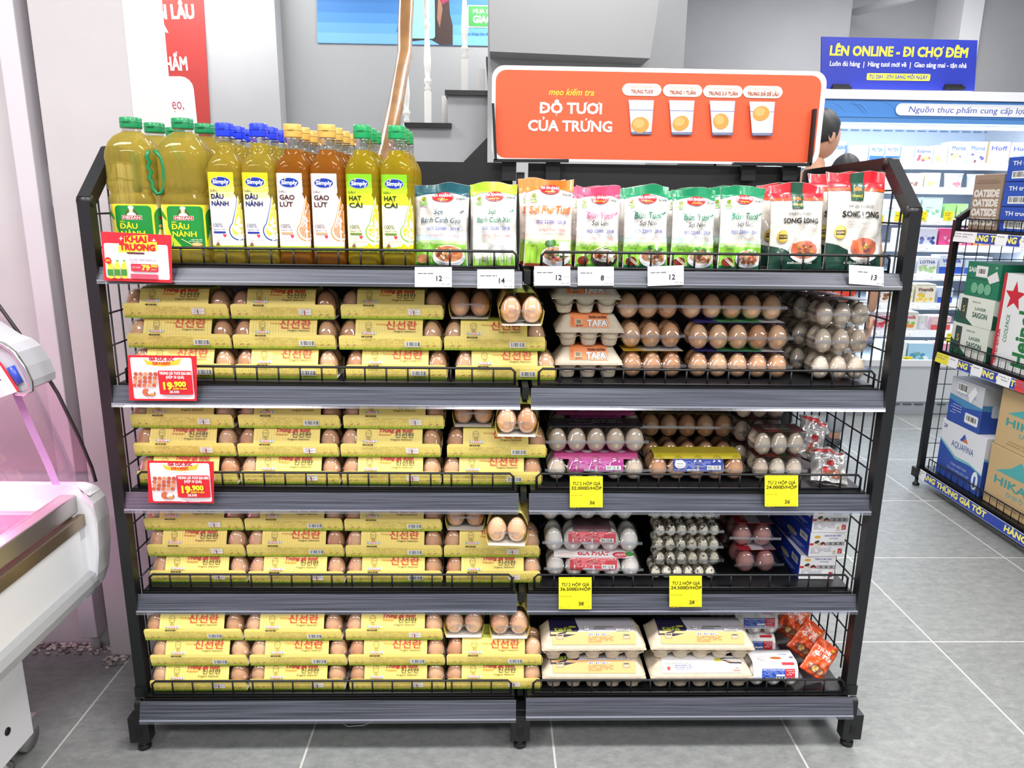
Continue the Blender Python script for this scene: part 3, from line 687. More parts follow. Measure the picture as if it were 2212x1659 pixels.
    a.ell(-h*.68, H*.80, h*.135, h*.135, 'EAF3DC', 14).lay().ell(-h*.66, H*.80, h*.10, h*.11, '79B84A', 14, .5).line([(-h*.76, H*.80), (-h*.69, H*.785), (-h*.6, H*.83)], .0018, 'C2402E').rect(-h*.82, H*.735, -h*.52, H*.755, '8CC45A')
    for k, c in enumerate(('8A5A4A', '3E9A5C', '2E5AA8')): a.ell(h*(.62+.14*k), H*.835, h*.062, h*.062, c, 14)
    a.lay()
    for k in range(3): a.ell(h*(.62+.14*k), H*.835, h*.045, h*.045, 'F4F4F2', 12)
    c = K[3]
    if kind in ('gao', 'xat'): a.text('Sợi', -h*.1, H*.615, H*.062, c, shear=.2, w=h*.36, bold=.015).text(K[2], -h*.02, H*.515, H*.062, c, shear=.2, w=h*1.55, bold=.015); sy = .425
    elif kind == 'pho': a.text(K[2], h*.02, H*.60, H*.085, c, shear=.2, w=h*1.75, bold=.03); sy = .48
    else:
        a.text('Bún Tươi', h*.05, H*.59, H*.078, c, shear=.18, w=h*1.25, bold=.02).text(K[2], h*.05, H*.505, H*.058, '2A2A2C', shear=.2, w=h*.78, bold=.012); sy = .415
        a.line([(-h*.62, H*.67), (-h*.52, H*.68), (-h*.42, H*.62), (-h*.5, H*.585)], .0015, c)
    a.ell(h*.82, H*.66, h*.06, H*.012, c, 8, .6).ell(h*.74, H*.645, h*.05, H*.010, c, 8, 2.2)
    a.text('ISO 22000 : 2018', h*.08, H*sy, H*.038, '2638A0', w=h*1.25, bold=.015).text('Vị Ngon Truyền Thống', h*.12, H*(sy-.085), H*.034, 'DA6A64', shear=.15, w=h*1.15, bold=0)
    if kind != 'xat':
        a.text('Khối Lượng Tịnh:', -h*.60, H*.255, H*.022, '2E4A1E', shear=.2, w=h*.52).text('500 g', -h*.62, H*.215, H*.024, '2E4A1E', shear=.2)
        a.lay(); bowl(a, h*.30, H*.13, h*.62, K[4], rd)
        if kind == 'lon': a.line([(-h*.7, H*.14), (h*.9, H*.33)], .0022, 'F2EDE2').line([(-h*.7, H*.12), (h*.9, H*.30)], .0018, 'DDD5C6')
        if kind == 'pho': a.rect(h*.42, H*.12, h*.9, H*.28, 'EDE6DC').ell(-h*.05, H*.25, h*.14, H*.04, '2E5A2A', 10, .6).ell(h*.15, H*.26, h*.14, H*.04, '3E7A34', 10, -.5)
        if kind in ('nho', 'gao', 'lon'): a.ell(-h*.68, H*.07, h*.24, H*.055, '7A2A1C' if kind != 'gao' else 'C98A5C', 14)
        if kind == 'nho': a.line([(-h*.85, H*.12), (-h*.4, H*.01)], .002, 'E8DCC4').line([(-h*.78, H*.125), (-h*.33, H*.015)], .002, 'E8DCC4')
    else: a.text('Khối Lượng Tịnh 500 g', h*.0, H*.045, H*.02, '1E4A1A', w=h*1.1)
    a.mb.build('print', t)
    return t
bags = [('gao', 958, .13, .176, 'teal topped bag of thick rice noodles', 'next to the green capped bottles', 3), ('xat', 1064, .112, .180, 'lime topped bag of cut white noodles', 'next to the gondola upright', 2),
        ('pho', 1183, .116, .190, 'orange topped bag of flat rice noodles', 'left of the pink topped bags', 2), ('lon', 1289, .106, .176, 'pink topped bag of round rice noodles', 'beside the orange topped bags', 3),
        ('nho', 1394, .108, .178, 'green topped bag of fine rice noodles', 'beside the pink topped bags', 3), ('nho', 1495, .106, .174, 'green topped bag of fine rice noodles', 'middle of the green topped ones', 2), ('nho', 1598, .106, .180, 'green topped bag of fine rice noodles', 'beside the red topped glass noodles', 2),
        ('song', 1726, .130, .187, 'small red topped bag of glass noodles', 'next to the green topped bags', 2), ('song', 1858, .142, .215, 'tall red topped bag of glass noodles', 'against the wire end panel', 2)]
pos = ['front', 'second', 'third']
for i, (k, px, W, H, nm, wh, n) in enumerate(bags):
    mk1 = Maker(lambda: noodle_bag(k, W*(.93 if i > 1 else .905), H, .044, 20+i)); p = at(px, 575, y=.058); x = p.x
    if k == 'song': x -= .007
    if k == 'song' and W > .14: x = .731
    for j in range(n):
        dx = (0, -.008, -.014)[j]*(1 if i != 0 else .9)*(-1 if k in ('nho',) and i == 4 else 1); tl = R(-8 if j == 0 else -7.5)
        o = mk1((x+dx*(i not in (0, 4, 5))-.0055*(i == 0)+.0045*(i == 1), .066+.068*j, Z1+.0055), R((2, -3, 3)[(i+j) % 3]), f'{pos[j]} {nm}, {wh}', nm.replace('bag', 'bags'), rot=(tl, R((.6, -.8, .8)[(i+j*2) % 3]), R((1, -1.5, 1.5)[(i+j) % 3])))
        settle(o, Z1+.0002, .806)
# ------------------------------------------------------------ eggs and their cartons
def egg_mat(name, a, b, rough=.55, spots=None):
    if name in MATS: return MATS[name]
    m = bpy.data.materials.new(name); m.use_nodes = True; MATS[name] = m; nt = m.node_tree; p = nt.nodes['Principled BSDF']; p.inputs['Roughness'].default_value = rough
    oi = nt.nodes.new('ShaderNodeObjectInfo'); cr = nt.nodes.new('ShaderNodeValToRGB'); cr.color_ramp.elements[0].color = srgb(a); cr.color_ramp.elements[1].color = srgb(b)
    nt.links.new(oi.outputs['Random'], cr.inputs[0]); out = cr.outputs[0]
    p.inputs['Subsurface Weight'].default_value = 0
    if spots:
        tc = nt.nodes.new('ShaderNodeTexCoord'); n = nt.nodes.new('ShaderNodeTexNoise'); n.inputs['Scale'].default_value = 130; n.inputs['Detail'].default_value = 3
        ad = nt.nodes.new('ShaderNodeVectorMath'); ad.operation = 'ADD'; nt.links.new(tc.outputs['Object'], ad.inputs[0]); nt.links.new(oi.outputs['Random'], ad.inputs[1])
        nt.links.new(ad.outputs[0], n.inputs['Vector']); c2 = nt.nodes.new('ShaderNodeValToRGB'); c2.color_ramp.elements[0].position = .56; c2.color_ramp.elements[1].position = .6
        c2.color_ramp.elements[0].color = (0, 0, 0, 1); c2.color_ramp.elements[1].color = (1, 1, 1, 1)
        mx = nt.nodes.new('ShaderNodeMixRGB'); mx.inputs[2].default_value = srgb(spots); nt.links.new(n.outputs['Fac'], c2.inputs[0]); nt.links.new(c2.outputs[0], mx.inputs[0]); nt.links.new(out, mx.inputs[1]); out = mx.outputs[0]
    nt.links.new(out, p.inputs['Base Color'])
    return m
BROWN = egg_mat('brown_eggshell', 'D0956A', 'EFBE94'); WHITE = egg_mat('white_eggshell', 'F0E9E6', 'FAF6F2'); CREAM = egg_mat('cream_eggshell', 'DCC7B2', 'EEDFCC'); QUAIL = egg_mat('speckled_eggshell', 'DED6C0', 'EFE9D8', .5, '3A2E26')
PALE = egg_mat('rosy_eggshell', 'A8706C', 'C08A84')
PVC = clear('clear_egg_pack', 'FCFCFA', .06, .45, .05); PVC2 = clear('clear_egg_pack_lip', 'F4F6FA', .12, .35, .15)
EGGM = {}
def egg_mesh(m, r=.0222, h=.057):
    k = (m.name, r)
    if k not in EGGM:
        b = MB(); pr = []
        for i in range(13):
            th = PI*i/12; z = -cos(th); rr_ = sin(th)*(1-.13*z)*r; pr.append((max(rr_, .0004), (z+1)*h/2))
        b.lathe(pr, m, 14, caps=False); EGGM[k] = b.mesh('egg')
    return EGGM[k]
def egg(parent, m, x, y, z, r=.0222, h=.057):
    o = bpy.data.objects.new('egg', egg_mesh(m, r, h)); COL.objects.link(o); o.parent = parent; o.location = (x, y, z); return o
def dome(x, y, nx, ny, p, y0=None):
    """1 over the middle of a cell, falling to the valleys between cells"""
    i = min(nx-1, max(0, math.floor(x/p+nx/2))); j = min(ny-1, max(0, math.floor(y/p)))
    dx = (x-(i-(nx-1)/2)*p)/(p*.52); dy = (y-(j+.5)*p)/(p*.52)
    d = (abs(dx)**3+abs(dy)**3)**(1/3)
    return max(0, 1-max(0, d)**3.2)
def shell(b, nx, ny, p, z0, zm, z1, x0=None, x1=None, q=8, m=PVC):
    """clear lid and tray moulded round the eggs, with the flat rim between"""
    X0 = -nx*p/2 if x0 is None else x0; X1 = nx*p/2 if x1 is None else x1; n = max(4, round((X1-X0)/p*q))
    for lo, hi in ((zm+.001, z1), (zm-.001, z0)):
        b.grid(lambda u, v: (X0+(X1-X0)*u, ny*p*v, lo+(hi-lo)*(.18+.82*dome(X0+(X1-X0)*u, ny*p*v, nx, ny, p))*(1 if .01 < v < .99 else .15)), n, ny*q, m)
def rim(b, x0, x1, y0, y1, z, h=.007):
    b.add([(x0, y0, z), (x1, y0, z), (x1, y1, z), (x0, y1, z)], [(0, 1, 2, 3)], PVC)
    b.box(x0, x1, y0-.0006, y0, z-h/2, z+h/2, PVC2); b.box(x0, x0+.0006, y0, y1, z-h/2, z+h/2, PVC2); b.box(x1-.0006, x1, y0, y1, z-h/2, z+h/2, PVC2)
P10 = .0465
# ---- the yellow sleeved ten-egg carton
LEN, DEP, CH = .2305, .098, .066
PROF = [(.007, .0), (.003, .012), (.0, .031), (.002, .037), (.0125, .0605), (.016, .0645), (.022, .0665), (DEP-.022, .0665), (DEP-.016, .0645), (DEP-.0125, .0605), (DEP-.002, .037), (DEP, .031), (DEP-.003, .012), (DEP-.007, 0)]
CUM = [0]
for (a_, b_), (c_, d_) in zip(PROF, PROF[1:]): CUM.append(CUM[-1]+math.hypot(c_-a_, d_-b_))
def onsleeve(u, v, d):
    v = max(0, min(CUM[-1], v))
    for k in range(len(PROF)-1):
        if v <= CUM[k+1]+1e-9: break
    t = (v-CUM[k])/(CUM[k+1]-CUM[k]); (y0, z0), (y1, z1) = PROF[k], PROF[k+1]; L = CUM[k+1]-CUM[k]
    return (u, y0+(y1-y0)*t-(z1-z0)/L*d, z0+(z1-z0)*t+(y1-y0)/L*d)
def yellow_carton(kind):
    t = thing('egg_carton', '-', 'egg carton')
    for x in (-1, 1):
        for y in (.026, .072): egg(t, BROWN, x*.093, y, .004)
    for s in (-1, 1):
        b = MB(); x0, x1 = (.066, .1165) if s > 0 else (-.1165, -.066)
        b.grid(lambda u, v: (x0+(x1-x0)*u, .0035+(DEP-.007)*v, .034+.0305*dome((abs(x0+(x1-x0)*u)-.093), (DEP-.007)*v, 1, 2, (DEP-.007)/2)), 10, 20, PVC)
        b.grid(lambda u, v: (x0+(x1-x0)*u, .0035+(DEP-.007)*v, .032-.03*dome((abs(x0+(x1-x0)*u)-.093), (DEP-.007)*v, 1, 2, (DEP-.007)/2)), 10, 20, PVC)
        e = s*.1172; b.box(min(e, s*.114), max(e, s*.114), .02, DEP-.02, .031, .035, PVC2)
        b.build('clear_lid', t)
    a = Art(onsleeve, .012, gap=.00007, rough=.42); h = LEN/2; Y = 'FCE782'; fl = .0345; T = CUM[-1]
    i = Art(lambda u, v, d: onsleeve(u, v, -.0005), .02, rough=.7)
    for q, c in ((a, Y), (i, 'F1EFEA')):
        q.rect(-h, 0, h, fl-.007, c); q.rect(-h+.007, fl-.007, h-.007, fl, c)
        for sx in (-1, 1): q.poly([(sx*(h-.007), fl-.007)]+[(sx*(h-.007+.007*cos(R(k))), fl-.007+.007*sin(R(k))) for k in (0, 30, 60, 90)], c)
        q.rect(-.078, fl, .074, T-fl, c); q.rect(-h, T-fl, h, T, c)
    a.mb.box(-h, h, PROF[0][0], PROF[-1][0], 0, .0008, mat('ECEAE2', .7))
    a.lay()
    for k in range(44): x = -h+.004+k*.0053; a.rect(x, .006, x+.0011, fl-.009, 'F3DB66')
    for k in range(23): x = -.070+k*.0064; a.rect(x, fl, x+.001, .066, 'F8E176')
    for k, c in enumerate(('8FBE34', 'A9C83C', 'C4D146', 'DCD852')): a.rect(-h, .0016*k, h, .0016*(k+1), c)
    a.rect(-.078, .0745, .074, T-.0745, 'D2E26A')
    a.lay(); rd = random.Random(5 if kind == 'A' else 6)
    for k in range(60): x = rd.uniform(-h, h-.004); a.poly([(x, .003), (x+.0012, .003), (x+rd.uniform(-.001, .002), rd.uniform(.007, .011))], ['8DB93A', 'A3C644', '7CAA2E'][k % 3])
    for x in (-.098, -.083, .083, .098):
        for k, c in enumerate(('C65A5A', '6A4A7A', 'B9A03A')): a.ell(x+k*.0022, .012+.0012*k-.001, .0012, .001, c, 6)
        a.ell(x, .019, .001, .0014, '8DB93A', 6)
    X = lambda mm: mm/1000-h
    if kind == 'A': fx = X(65); vy = .0545
    else: fx = X(67); vy = .0545
    k_ = 'ink'; B_ = '4A3312'
    # little line portrait in a cap
    a.line([(fx-.0062, vy-.003), (fx-.0068, vy+.005), (fx-.005, vy+.0085), (fx, vy+.010), (fx+.005, vy+.0085), (fx+.0068, vy+.005), (fx+.0062, vy-.003)], .0006, B_).line([(fx-.0065, vy+.004), (fx+.0065, vy+.004)], .0005, B_)
    a.line([(fx+.0052*cos(R(g)), vy-.0005+.0058*sin(R(g))) for g in range(180, 361, 20)], .0006, B_).line([(fx-.0025, vy-.003), (fx, vy-.0042), (fx+.0025, vy-.003)], .0005, B_).line([(fx-.0033, vy+.0015), (fx-.0013, vy+.0018)], .0005, B_).line([(fx+.0013, vy+.0018), (fx+.0033, vy+.0015)], .0005, B_).line([(fx, vy+.001), (fx-.0007, vy-.0015)], .0004, B_)
    a.line([(fx-.007, vy-.007), (fx-.003, vy-.0055), (fx, vy-.0075), (fx+.004, vy-.0055), (fx+.007, vy-.0075)], .0005, B_).text('할매', fx, vy-.0128, .0035, B_, w=.009, bold=0)
    if kind == 'A':
        a.text('Trứng gà tươi', X(128), .0605, .0072, 'C5252C', shear=.22, w=.078, bold=.035).text('Premium', X(102), .0530, .0042, 'D98A2E', shear=.22, w=.027, bold=.03)
        a.text('신선란', X(148), .0488, .0092, '2A2620', w=.044, bold=.01).text('Organic Selenium', X(141), .0418, .0038, '2F2A1E', w=.050, bold=.012)
        a.rect(X(152), .0115, X(180), .0255, 'F1EEE6').lay().tiny(X(154), .023, X(176), 2, .003, .0012, '8A8A8A').tiny(X(154), .017, X(178), 2, .003, .0012, '8A8A8A').rect(X(164), .0125, X(166.5), .0215, 'B5303A')
    else:
        a.text('Premium', X(96), .0585, .0034, 'E0A040', shear=.22, w=.022, bold=.03).text('신선란', X(141), .0498, .0150, 'D43A33', w=.070, bold=.012).text('Organic Selenium', X(149), .0420, .0038, '2F2A1E', w=.049, bold=.012)
        a.barcode(X(149), .009, X(184), .022)
    a.text('GFoodS', X(68), .0375, .0046, 'FFFFFF', w=.032, bold=.07).lay().text('G', X(54.5), .0375, .0046, '2E9A5C', w=.0048, bold=.02).text('Food', X(67), .0375, .0046, 'E05A8A', w=.017, bold=.015).text('S', X(80.5), .0375, .0046, '2E8AC0', w=.0042, bold=.02)
    a.tiny(X(52), .0315, X(116), 1, .003, .0015, '4A4426').tiny(X(62), .028, X(160), 1, .003, .0009, '9A8A44', 2).tiny(X(52), .0245, X(148), 4, .0034, .001, '9A8A44', 3)
    a.text('Trứng gà tươi', X(128), .0785, .006, '6A2A22', shear=.22, w=.07, bold=.03)
    a.mb.build('paper_sleeve', t)
    return t
yc = {k: Maker(lambda k=k: yellow_carton(k)) for k in 'AB'}
SHN = ['second shelf down', 'third shelf down', 'fourth shelf down', 'bottom shelf']
CLN = ['nearest the meat counter', 'second from the meat counter', 'third from the meat counter', 'beside the middle upright']
KN = {'A': 'red script', 'B': 'big Korean lettering'}
YROWS = [  # shelf, layer, [(left px, right px, kind) ...]
    (1, 2, [(243, 482, 'A'), (490, 728, 'A'), (741, 952, 'A')]), (1, 1, [(236, 472, 'B'), (485, 718, 'B'), (730, 955, 'B'), (960, 1177, 'B')]), (1, 0, [(252, 488, 'B'), (500, 735, 'B'), (745, 967, 'B'), (985, 1198, 'B')]),
    (2, 2, [(265, 497, 'A'), (513, 735, 'B'), (742, 958, 'A')]), (2, 1, [(268, 496, 'A'), (502, 722, 'A'), (731, 947, 'A'), (967, 1178, 'B')]), (2, 0, [(278, 502, 'A'), (510, 728, 'A'), (728, 941, 'A'), (958, 1169, 'B')]),
    (3, 2, [(288, 505, 'A'), (512, 727, 'B'), (740, 951, 'B')]), (3, 1, [(288, 509, 'A'), (521, 729, 'B'), (743, 953, 'B'), (955, 1162, 'A')]), (3, 0, [(305, 524, 'A'), (525, 735, 'A'), (740, 947, 'B'), (963, 1168, 'A')]),
    (4, 2, [(312, 523, 'B'), (528, 734, 'B'), (750, 952, 'A')]), (4, 1, [(325, 535, 'B'), (535, 743, 'B'), (755, 957, 'B'), (962, 1161, 'B')]), (4, 0, [(325, 533, 'A'), (535, 745, 'A'), (757, 957, 'A'), (960, 1162, 'A')])]
LAYN = ['lowest', 'middle', 'topmost']
YF = {1: .062, 2: .040, 3: .046, 4: -.012}
rd = random.Random(21)
for s, l, row in YROWS:
    px_ = -9
    for ci, (a, b, k) in enumerate(row):
        z = SURF[s]+.0005+l*.0685; yf = YF[s]+(.016 if s == 1 and l == 2 and ci == 2 else 0)+rd.uniform(0, .004); py = 700
        q = [at(px, 0, y=yf) for px in (a, b)]
        # the row's height gives the line of sight its slant: find x where the sight line meets the carton's foot
        def foot(px):
            lo, hi = 0, 1700
            for _ in range(30):
                m_ = (lo+hi)/2
                if at(px, m_, y=yf+.006).z > z+.03: lo = m_
                else: hi = m_
            return at(px, lo, y=yf+.006).x
        x = (foot(a)+foot(b))/2
        if ci == 0: x = max(x, -.783)
        x = max(x, px_+.2365); px_ = x
        yc[k]((x, yf, z), R(rd.uniform(-.3, .3)), f'{LAYN[l]} yellow carton with {KN[k]}, column {CLN[ci]}, {SHN[s-1]}', 'yellow sleeved egg cartons')
# the two turned end-on at the top of the fourth column of each shelf
for s, (pa, pb), (qa, qb), fa, fb in ((1, (1013, 690), (1121, 697), .075, -.012), (2, (1020, 917), (1118, 932), .055, -.02), (3, (1003, 1135), (1098, 1163), .05, -.03), (4, (1000, 1361), (1099, 1354), -.0, -.005)):
    z = SURF[s]+.0005+2*.0685
    for (px, py), yy, nm in ((( pa, pb), fa, 'set back'), ((qa, qb), fb, 'pulled forward')):
        x = at(px, py, y=yy).x; tilt = R(-7) if (s == 3 and nm != 'set back') else 0
        o = yc['A'](((x+DEP/2)+.002, yy+LEN/2, z+(.003 if not tilt else .0)), R(90), f'egg carton turned end-on showing two brown eggs, {nm}, '+SHN[s-1], 'yellow sleeved egg cartons')
        if nm == 'pulled forward': o.rotation_euler.z += R((2, -2, -3, 0)[s-1])
# ------------------------------------------------------------ the other bay: clear egg packs, pulp cartons, boxes, pouches
def clear_pack(nx, ny, em, p=.0465, H=.066, label=None, r=.0222, eh=.057, zm=None, fl=.006, tl=None, cols=None):
    t = thing('egg_pack', '-', 'egg pack'); zm = zm or H*.5
    for j in range(ny):
        for i in range(nx): egg(t, em, (i-(nx-1)/2)*p, (j+.5)*p, (H-eh)*.4, r, eh)
    b = MB(); shell(b, nx, ny, p, .001, zm, H-.001); rim(b, -nx*p/2-fl, nx*p/2+fl, -fl*.4, ny*p+fl*.4, zm); b.build('clear_tray', t)
    if label: label(t, nx*p, ny*p, H, zm)
    return t
def wrapfn(D, H, zm, y0=.004, top=.001):
    """a paper band over the lid: up the front, then back over the top; v counts from its lower front edge"""
    pr = [(y0-.0035, zm-.004), (y0-.0015, zm+.004), (y0+.002, H*.80), (y0+.010, H*.96), (y0+.020, H+top), (D-.020, H+top), (D-.010, H*.96), (D-.002, H*.8)]
    cm = [0]
    for (a, b), (c, d) in zip(pr, pr[1:]): cm.append(cm[-1]+math.hypot(c-a, d-b))
    def f(u, v, d):
        v = max(0, min(cm[-1]-1e-6, v)); k = 0
        while v > cm[k+1]: k += 1
        L = cm[k+1]-cm[k]; t = (v-cm[k])/L; (y, z), (y1, z1) = pr[k], pr[k+1]
        return (u, y+(y1-y)*t-(z1-z)/L*d, z+(z1-z)*t+(y1-y)/L*d)
    return f, cm[-1]
def band(front, top, name=None, w=.6, tilt=0, kind=None, fw=None):
    def L(t, W, D, H, zm):
        f, T = wrapfn(D, H, zm); a = Art(f, .012, gap=.0001, rough=.35, coat=.4); h = W*w/2; fh = (fw or w)*W/2; vt = .052
        a._rrs(-fh, 0, fh, .026, .006, front); a.rect(-fh, .018, fh, .03, front); a.rect(-h, .03, h, T*.86, top); a.lay()
        inkf = 'FFFFFF' if front[0] not in 'EF' or front in ('E03A4A', 'D8304A') else '4A4A5A'
        a.tiny(-fh*.85, .0225, fh*.5, 6, .0029, .0014, {'C23A9A': 'F0C8E8', 'E03A4A': 'FAD4D8', '2A45B0': 'C8D4F6'}.get(front, '8A8A90'), 4)
        a.barcode(fh*.35, .004, fh*.9, .014, 5).rrect(-fh*.45, .001, fh*.05, .0055, .002, 'F4F1F4')
        a.text('11 06 26', -fh*.2, .0022, .002, '3A3A44', w=fh*.36)
        if kind == 'gia':
            a.lay().rect(-h, .032, h, .060, 'F7F1F1').lay().text('GIA PHÁT', -h*.0, .036, .009, 'D8304A', bold=.04, w=h*.8).ell(h*.68, .038, h*.2, .0075, 'D8304A', 16).ell(h*.9, .040, h*.12, .006, '3E9A4A', 12).ell(-h*.7, .038, h*.22, .006, 'F0DCD8', 14).tiny(h*.55, .040, h*.82, 3, .003, .0016, 'FBE3E3')
        elif kind == 'duck': a.lay(); [a.ell(-h*.6+k*h*.4, T*.45, h*.14, .008, ['D9B8C9', 'EADAE2', 'C9A0BA'][k % 3], 12) for k in range(4)]
        elif kind == 'oval': a.lay().ell(-fh*.72, .017, fh*.22, .0095, 'F2F2F0', 16).lay().line([(-fh*.72+fh*.13*cos(R(q)), .016+.005*sin(R(q))) for q in range(200, 345, 20)], .001, '4A4A55').text('EGG', -fh*.72, .017, .003, '3A3A6A', w=fh*.22)
        a.mb.build('paper_label', t)
    return L
def toplabel(cols, w=.8, fr=.3, marks=True):
    """a card lying on the lid"""
    def L(t, W, D, H, zm):
        a = Art(lambda u, v, d: (u, v, H+.0006+d), gap=.0001); h = W*w/2
        a.mb.box(-h, h, D*.12, D*.88, H-.0002, H+.0004, cols[0]); a.d = .0002
        n = len(cols)
        for k, c in enumerate(cols): a.rect(-h+2*h*k/n, D*.12, -h+2*h*(k+1)/n, D*.88, c)
        a.lay()
        if marks: a.tiny(-h*.6, D*.7, h*.6, 4, D*.12, D*.05, 'F4F1EC', 3)
        a.mb.build('paper_label', t)
    return L
RD = random.Random(77)
def stack(mk1, px, s, y, layers, pitch, names, group, jit=2, dx=None, dyl=None):
    """layers of one kind of pack, one on the other"""
    z0 = SURF[s]+.001; x = at(px, 0, y=y).x
    lo, hi = 0, 1650
    for _ in range(30):
        m_ = (lo+hi)/2
        if at(px, m_, y=y).z > z0+.03: lo = m_
        else: hi = m_
    x = at(px, lo, y=y).x
    for l in range(layers):
        mk1((x+(dx[l] if dx else 0), y+(dyl[l] if dyl else 0), z0+l*pitch), R(RD.uniform(-jit, jit)), names[l], group)
L3 = ['lowest', 'middle', 'topmost']
# --- second shelf
def pulp(nx, kind):
    W = nx*.0485+.012; D = .108; t = thing('pulp_carton', '-', 'egg carton'); m = mat('CFC0A8', .9, bump=.35, bs=220, bd=.002, c2='DACDB8', cs=60)
    b = MB(); H0, H1 = .036, .074
    # tray: a row of tapered cups under a rim
    for i in range(nx):
        for j in range(2):
            b.lathe([(.012, 0), (.016, .004), (.0215, .030), (.0225, H0)], m, 12, ((i-(nx-1)/2)*.0485, .03+.048*j, 0), 1, 1, 3.5)
    b.grid(lambda u, v: ((u-.5)*(W-.008), .006+(D-.012)*v, H0-.010-.008*abs(sin(PI*(u*nx)))*(1 if .1 < v < .9 else 1)), nx*6, 6, m)
    b.box(-W/2, W/2, 0, D, H0-.002, H0+.001, m); b.build('pulp_tray', t, norm=True)
    # lid: tapering upward with rounded corners
    l = MB(); rings = [(H0+.001, 0), (H0+.005, 0), (H0+.010, .004), (H1-.010, .0155), (H1-.003, .020), (H1, .028)]; vs = []; n = 0
    for z, ins in rings:
        ring = rr(-W/2+ins, ins, W/2-ins, D-ins, .012, 4); n = len(ring); vs += [(x, y, z) for x, y in ring]
    fs = [(i*n+k, i*n+(k+1) % n, (i+1)*n+(k+1) % n, (i+1)*n+k) for i in range(len(rings)-1) for k in range(n)]+[tuple((len(rings)-1)*n+k for k in range(n))]
    l.add(vs, fs, m, True); lid = l.build('pulp_lid', t)
    # label over the sloping front and the top
    pr = [(.0015, H0+.006), (.0038, H0+.011), (.0148, H1-.0095), (.0195, H1-.0025), (.0285, H1+.0006), (D-.03, H1+.0006)]; cm = [0]
    for (a_, b_), (c_, d_) in zip(pr, pr[1:]): cm.append(cm[-1]+math.hypot(c_-a_, d_-b_))
    def f(u, v, d):
        v = max(0, min(cm[-1]-1e-6, v)); k = 0
        while v > cm[k+1]: k += 1
        L = cm[k+1]-cm[k]; q = (v-cm[k])/L; (y, z), (y1, z1) = pr[k], pr[k+1]
        return (u, y+(y1-y)*q-(z1-z)/L*(d+.0008), z+(z1-z)*q+(y1-y)/L*(d+.0008))
    a = Art(f, .01, gap=.00012, rough=.5); T = cm[-1]; hw = W/2
    if kind == 'six':
        a.rect(-.045, .0045, .042, T, 'F5935A').lay().rect(-.034, .0105, -.018, .024, 'CBBB9C').rect(.002, .003, .044, .0175, 'F5935A').lay()
        a.rect(-.031, .013, -.021, .022, '8F8266').text('TAFA', .017, .0065, .0155, 'F7F2EA', bold=.07, w=.050).lay().text('TAFA', .0163, .0068, .0150, '3A2018', bold=.055, w=.049).lay().text('TAFA', .016, .007, .0148, 'F7F2EA', bold=.03, w=.047)
        a.text('TRỨNG NƯỚNG', .017, .026, .006, '3A2018', bold=.03, w=.042)
        for k in range(7): a.rect(-.033+k*.0024, .008, -.0315+k*.0024, .0096, '3A2018')
        a.tiny(-.033, .0065, -.016, 2, .0014, .0008, '5A2A18').line([(-.042, .030), (-.042, .008), (-.038, .008), (-.038, .030)], .0006, 'D8502A').line([(-.04, .028), (-.04, .01)], .0006, 'D8502A')
    elif kind == 'ten':
        h = hw-.026; y_ = 'F2BC78'
        a.rect(-h, .0065, h, .031, y_); a.rect(-h-.004, .031, h-.002, T, 'C9C5CC').lay()
        a.rect(-h-.004, .031, h-.002, .036, y_).poly([(-h-.006, T), (-h-.006, .028), (-h+.03, .024), (-h+.055, .030), (-h+.066, .042), (-h+.06, T)], '252140').lay()
        a.text('tafa', -h+.026, .038, .014, '9AA83A', bold=.03, w=.044).ell(-h+.05, .053, .010, .0035, 'C6C63A', 14).tiny(-h+.01, .036, -h+.05, 1, .002, .0012, '6A6A3A')
        for x in (-h+.018, h-.022): a.rect(x-.009, .0185, x+.009, .031, 'B7A684')
        a.lay()
        for x in (-h+.018, h-.022): a.rect(x-.006, .021, x+.006, .029, '4A4030')
        a.lay()
        for x in (-h+.018, h-.022): a.rect(x-.006, .021, x+.006, .0265, 'CDBD9E')
        for k in range(3): a.rrect(-.014+k*.016, .0275, -.001+k*.016, .0325, .001, 'E6EAF4').lay().ell(-.010+k*.016, .030, .0018, .0018, '3A4A8A', 8).ell(-.005+k*.016, .030, .0014, .0018, '4A5A8A', 8)
        a.ell(.037, .030, .003, .0022, 'EEE9DC', 10).tiny(-.014, .0235, .05, 4, .0036, .0014, '9A6A3A', 9)
        a.barcode(.055, .036, .088, .0425, 4).rect(.004, .048, .05, .0495, '3E7A3A').rect(.004, .0455, .05, .0462, '3A3A40').tiny(.0, .0415, .065, 1, .002, .0022, '4A4A55')
        a.rrect(-.022, .0385, -.012, .049, .001, 'E4E2E6').lay().line([(-.020, .044), (-.0175, .0415), (-.0135, .048)], .001, '2A5A2A').line([(.06, .043), (.075, .052), (.092, .046), (.105, .054)], .0005, '5A5A60')
    else:
        h = hw-.028
        a._rrs(-h, .0065, h, .036, .004, 'F4F3F2').rect(-h, .036, h, T, 'F1EFEE').lay().poly([(h-.052, .036), (h-.03, .028), (h, .027), (h, T), (h-.052, T)], '252140').lay()
        a.text('TRỨNG GÀ TAFA', h-.024, .031, .003, 'E2B24A', w=.04).ell(h-.058, .036, .010, .004, 'C6C63A', 12).text('tafa', -h+.014, .026, .0045, '4AA03A', bold=0, w=.013).text('Việt', -h+.026, .026, .0045, 'E0662A', bold=0, w=.011)
        a.poly([(-h+.017, .011), (-h+.013, .016), (-h+.013, .021), (-h+.021, .021), (-h+.021, .016)], 'D84A3A').tiny(-h+.032, .0285, h-.06, 1, .003, .0012, '6A6A74').tiny(-h+.032, .0235, h-.075, 1, .003, .0018, '3A3A90').tiny(-h+.032, .019, h-.07, 1, .003, .0015, '3A3A90').tiny(-h+.036, .015, h-.09, 1, .003, .0012, '4A4AA0')
